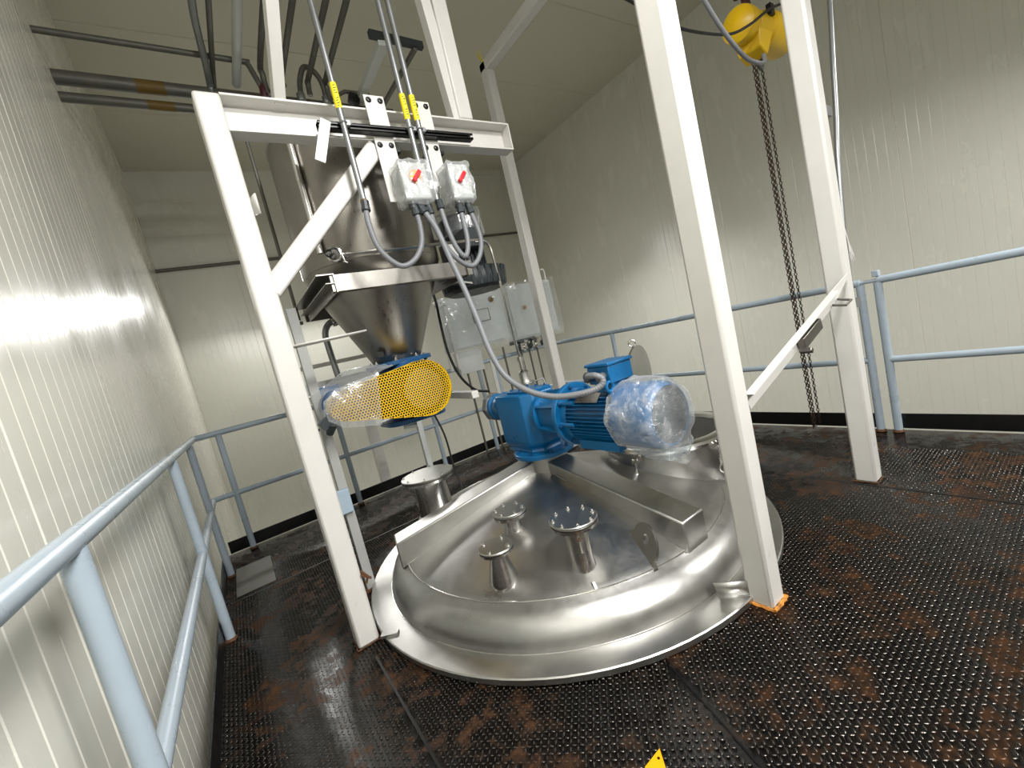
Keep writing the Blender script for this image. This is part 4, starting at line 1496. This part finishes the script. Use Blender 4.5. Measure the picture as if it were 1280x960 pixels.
b.tube(smooth_path([(3.55, 1.36, 2.76), (3.55, 1.36, 2.70), (3.52, 1.36, 2.655), (3.49, 1.36, 2.68)], 4), .012)
b.build('load_hook', M['pipe'], ho)


def chain(x, y, z0, z1, name, dx=0.0):
    b = MB()
    L = .030
    n = int((z0 - z1) / (L * .78))
    for k in range(n):
        z = z0 - k * L * .78
        f = k / n
        c = Vector((x + dx * f, y, z))
        w = Vector((1, 0, 0)) if k % 2 else Vector((0, 1, 0))
        ring = []
        for i in range(8):
            a = 2 * PI * i / 8
            ring.append(c + w * .0085 * math.cos(a) + Vector((0, 0, 1)) * (L / 2 - .003) * math.sin(a))
        vs, fs = [], []
        nrm = w.cross(Vector((0, 0, 1)))
        for i, p in enumerate(ring):
            o = (p - c).normalized()
            for k2 in range(4):
                a2 = 2 * PI * k2 / 4 + PI / 4
                vs.append(p + o * .0036 * math.cos(a2) + nrm * .0036 * math.sin(a2))
        for i in range(8):
            for k2 in range(4):
                fs.append((i * 4 + k2, i * 4 + (k2 + 1) % 4, ((i + 1) % 8) * 4 + (k2 + 1) % 4, ((i + 1) % 8) * 4 + k2))
        b.add(vs, fs)
    return b.build(name, M['chain'], ho)


chain(3.435, 1.37, 2.73, 0.06, 'load_chain')
chain(3.475, 1.37, 2.71, 0.05, 'load_chain')
chain(3.53, 1.36, 2.72, 0.06, 'load_chain')
conduit('power_cable', [(1.57, 0.9, 3.0), (1.8, 1.2, 2.80), (1.92, 1.3, 2.735), (2.044, 1.3, 2.715), (2.319, 1.3, 2.681), (2.537, 1.3, 2.672), (2.933, 1.28, 2.714), (3.159, 1.25, 2.79), (3.415, 1.22, 2.92), (3.756, 1.25, 3.06)], .008, 'thin black cable sagging across to the yellow hoist', 'rubber', 'cable')
conduit('pendant_cable', [(1.75, 1.1, 3.6), (2.02, 1.1, 3.05), (2.26, 1.1, 2.72), (2.344, 1.1, 2.634), (2.49, 1.1, 2.514), (2.665, 1.1, 2.426), (2.795, 1.1, 2.414), (2.951, 1.12, 2.452), (3.063, 1.16, 2.538)], .011, 'thick grey cable drooping in a loop below the yellow hoist', 'flex', 'cable')
conduit('wall_pipe', [(3.55, .86, 4.1), (3.235, .86, 2.75), (3.12, .86, 2.30), (3.05, .86, 2.02), (2.98, .86, 1.80), (2.915, .86, 1.45), (2.885, .86, 1.1), (2.885, .86, .6), (2.885, .86, .0)], .013, 'thin grey pipe running down the right side of the right column', 'galv', 'pipe')
conduit('hanging_cable', [(1.52, 3.2, 2.2), (1.56, 3.2, 1.72), (1.555, 3.2, 1.541), (1.556, 3.2, 1.269), (1.609, 3.2, 1.049), (1.72, 3.2, 0.90), (1.85, 3.2, .85)], .011, 'black cable hanging behind the yellow guard, right of the cone', 'rubber', 'cable')
conduit('hanging_cable', [(1.12, 2.85, .98), (1.19, 2.85, .7), (1.20, 2.85, .45), (1.2, 2.8, .27)], .007, 'thin dark cable dropping from the yellow guard to the tank', 'rubber', 'cable')

# ------------------------------------------------------------------ control panels on the far railing
cp = thing('control_panel', (2.45, 4.33, 1.25), 'pale grey wall cabinet with small window, behind the long drooping hose', 'cabinet', 'plastic covered cabinets')
MB().box((2.13, 4.30, 1.26), (2.97, 4.46, 1.86)).build('cabinet', M['grey'], cp, bevel=.006)
MB().box((2.15, 4.285, 1.28), (2.95, 4.30, 1.84)).build('door', M['grey'], cp, bevel=.004)
b = MB()
for q in (((2.50, 4.278, 1.53), (2.74, 4.284, 1.54)), ((2.50, 4.278, 1.67), (2.74, 4.284, 1.68)), ((2.50, 4.278, 1.53), (2.51, 4.284, 1.68)), ((2.73, 4.278, 1.53), (2.74, 4.284, 1.68))):
    b.box(*q)
b.build('window_bezel', M['pipe'], cp)
MB().lathe([(.035, 0), (.035, .02), (.02, .03)], (2.80, 4.285, 1.77), (0, -1, 0), 20).build('dial', M['oldlabel'], cp)
b = MB()
b.box((2.16, 4.27, 1.05), (2.19, 4.285, 1.80))
b.box((2.06, 4.27, 1.05), (2.09, 4.285, 1.80))
b.box((2.06, 4.27, 1.78), (2.19, 4.285, 1.81))
b.build('handle_frame', M['white'], cp)
MB().box((2.20, 4.32, .98), (2.52, 4.42, 1.24)).build('lower_box', M['grey'], cp, bevel=.004)
cp2 = thing('control_panel', (3.4, 4.33, 1.2), 'square cabinet wrapped in shiny plastic behind the rear white column', 'cabinet', 'plastic covered cabinets')
MB().box((3.04, 4.30, 1.22), (3.78, 4.46, 1.90)).build('cabinet', M['grey'], cp2, bevel=.006)
MB().box((3.06, 4.285, 1.24), (3.76, 4.30, 1.88)).build('door', M['grey'], cp2, bevel=.004)
MB().box((3.03, 4.31, 1.17), (3.35, 4.45, 1.22)).build('base_rail', M['dark'], cp2)
MB().lathe([(.025, 0), (.025, .02), (.015, .03)], (3.27, 4.285, 1.60), (0, -1, 0), 16).build('pilot_light', M['rust'], cp2)
for (x0, x1, z0, z1, lab) in ((2.10, 3.0, 1.20, 1.88, 'clear film over the pale cabinet with the small window'), (3.01, 3.83, 1.17, 1.93, 'shiny crinkled film over the cabinet behind the rear column')):
    b = MB()
    rr3 = np.random.default_rng(int(x0 * 10))
    nu, nv = 16, 14
    pts = [(x0 + (x1 - x0) * i / nu + rr3.uniform(-.006, .006), 4.262 + rr3.uniform(-.008, .004) + .012 * math.sin(i * 1.3 + j * .5), z0 + (z1 - z0) * j / nv + rr3.uniform(-.01, .01)) for i in range(nu + 1) for j in range(nv + 1)]
    b.add(pts, [(i * (nv + 1) + j, (i + 1) * (nv + 1) + j, (i + 1) * (nv + 1) + j + 1, i * (nv + 1) + j + 1) for i in range(nu) for j in range(nv)])
    tag(b.build('plastic_cover', M['film'], smooth=1.5, local=((x0 + x1) / 2, 4.26, z0)), lab, 'plastic cover', 'films over the cabinets')
cr = [(2.30, .013, 'pipe'), (2.45, .024, 'rail'), (2.52, .012, 'pipe'), (2.86, .013, 'pipe'), (3.12, .012, 'pipe'), (3.25, .012, 'pipe'), (3.38, .012, 'pipe')]
labs = ['leftmost thin conduit dropping below the far cabinets', 'thick pale conduit dropping below the window cabinet', 'thin conduit right beside the thick pale one on the railing',
        'lone thin conduit between the two far cabinets', 'left of three thin conduits under the wrapped cabinet', 'middle of three thin conduits under the wrapped cabinet', 'right of three thin conduits under the wrapped cabinet']
for (x, r, m), lab in zip(cr, labs):
    conduit('drop_conduit', [(x, 4.36, 1.18), (x, 4.36, 0.0)], r, lab, m, 'conduit', 'conduits under the cabinets')
us = thing('upright_strut', (2.63, 4.34, 0), 'white upright strut under the window cabinet at the far railing', 'strut')
MB().bar((2.64, 4.34, 0), (2.64, 4.34, 1.06), .045, .02, (0, 1, 0)).build('strut', M['white'], us)
mf_ = thing('valve_manifold', (3.2, 4.25, 1.1), 'cluster of small steel valves on the far railing under the wrapped cabinet', 'valves')
for k in range(5):
    b = MB()
    x = 3.02 + k * .095
    b.lathe([(.018, 0), (.03, .012), (.03, .03), (.018, .04)], (x, 4.27, 1.12), (0, -1, 0), 12)
    b.tube([(x, 4.27, 1.08), (x + .02, 4.24, 1.19)], .014, 8)
    b.lathe([(.026, 0), (.026, .02)], (x + .02, 4.24, 1.18), (.2, -.3, 1), 8)
    b.build('valve', M['ss_bright' if k % 2 else 'dark'], mf_)
# pipes and columns beyond the far railing
rp = thing('riser_pipe', (0.66, 4.62, -3), 'brownish grey riser pipe behind the far railing, left of the yellow guard', 'pipe')
MB().tube([(0.70, 4.62, -2.9), (0.70, 4.62, 1.25), ], .04, 16).build('pipe', M['pipe'], rp)
MB().torus((0.70, 4.62, .82), (0, 0, 1), .044, .008).bar((0.60, 4.58, .82), (0.80, 4.58, .82), .02, .025).build('pipe_clamp', M['dark'], rp)
fb = thing('rear_beam', (0.7, 3.55, 1.3), 'grey flat steel bar behind the valve, under the left hopper frame', 'steel bar')
MB().bar((0.36, 3.50, 1.235), (1.3, 3.50, 1.235), .02, .085).build('flat_bar', M['grey'], fb)
MB().bar((0.42, 3.55, 1.40), (1.3, 3.55, 1.40), .05, .03).build('upper_angle', M['white'], fb)
MB().bar((0.43, 3.53, 0), (0.43, 3.53, 1.45), .045, .045, (0, 1, 0)).build('upright', M['grey'], fb)
MB().bar((1.27, 3.53, 0), (1.27, 3.53, 1.45), .045, .045, (0, 1, 0)).build('upright', M['grey'], fb)
bcn = thing('background_column', (1.10, 5.6, -3), 'pale upright steel column beyond the far railing, below the yellow guard', 'steel column')
MB().box((1.31, 5.5, -3), (1.43, 5.6, .95)).build('tube', M['white'], bcn)
# elbowed hose and louvre panel behind the left hopper channel
el = thing('elbow_hose', (0.60, 3.1, 1.1), 'grey elbow hose hanging under the left end of the hopper frame', 'hose')
MB().tube(smooth_path([(0.76, 3.2, 1.68), (0.70, 3.2, 1.66), (0.66, 3.2, 1.60), (0.655, 3.2, 1.5), (0.665, 3.2, 1.25)], 5), .022, 12).build('hose', M['galv'], el)
MB().lathe([(.03, 0), (.034, .02), (.03, .06)], (0.72, 3.2, 1.665), (1, 0, .2), 12).build('coupling', M['ss_bright'], el)

# yellow tag on the floor
b = MB()
pts = [(0.737, 0.817), (0.667, 0.815), (0.60, 0.72), (0.66, 0.715)]
h = [(x, y, .0045) for x, y in pts] + [(x, y, .0075) for x, y in pts]
b.add(h, [(3, 2, 1, 0), (4, 5, 6, 7), (0, 1, 5, 4), (1, 2, 6, 5), (2, 3, 7, 6), (3, 0, 4, 7)])
tg = thing('floor_tag', (0.68, 0.78, 0), 'corner of a bright yellow plastic tag lying on the black floor', 'tag')
b.build('tag_sheet', M['tag'], tg)
MB().lathe([(.004, 0), (.004, .0008)], (0.712, 0.802, .0075), (0, 0, 1), 12).build('tag_hole', M['black'], tg)
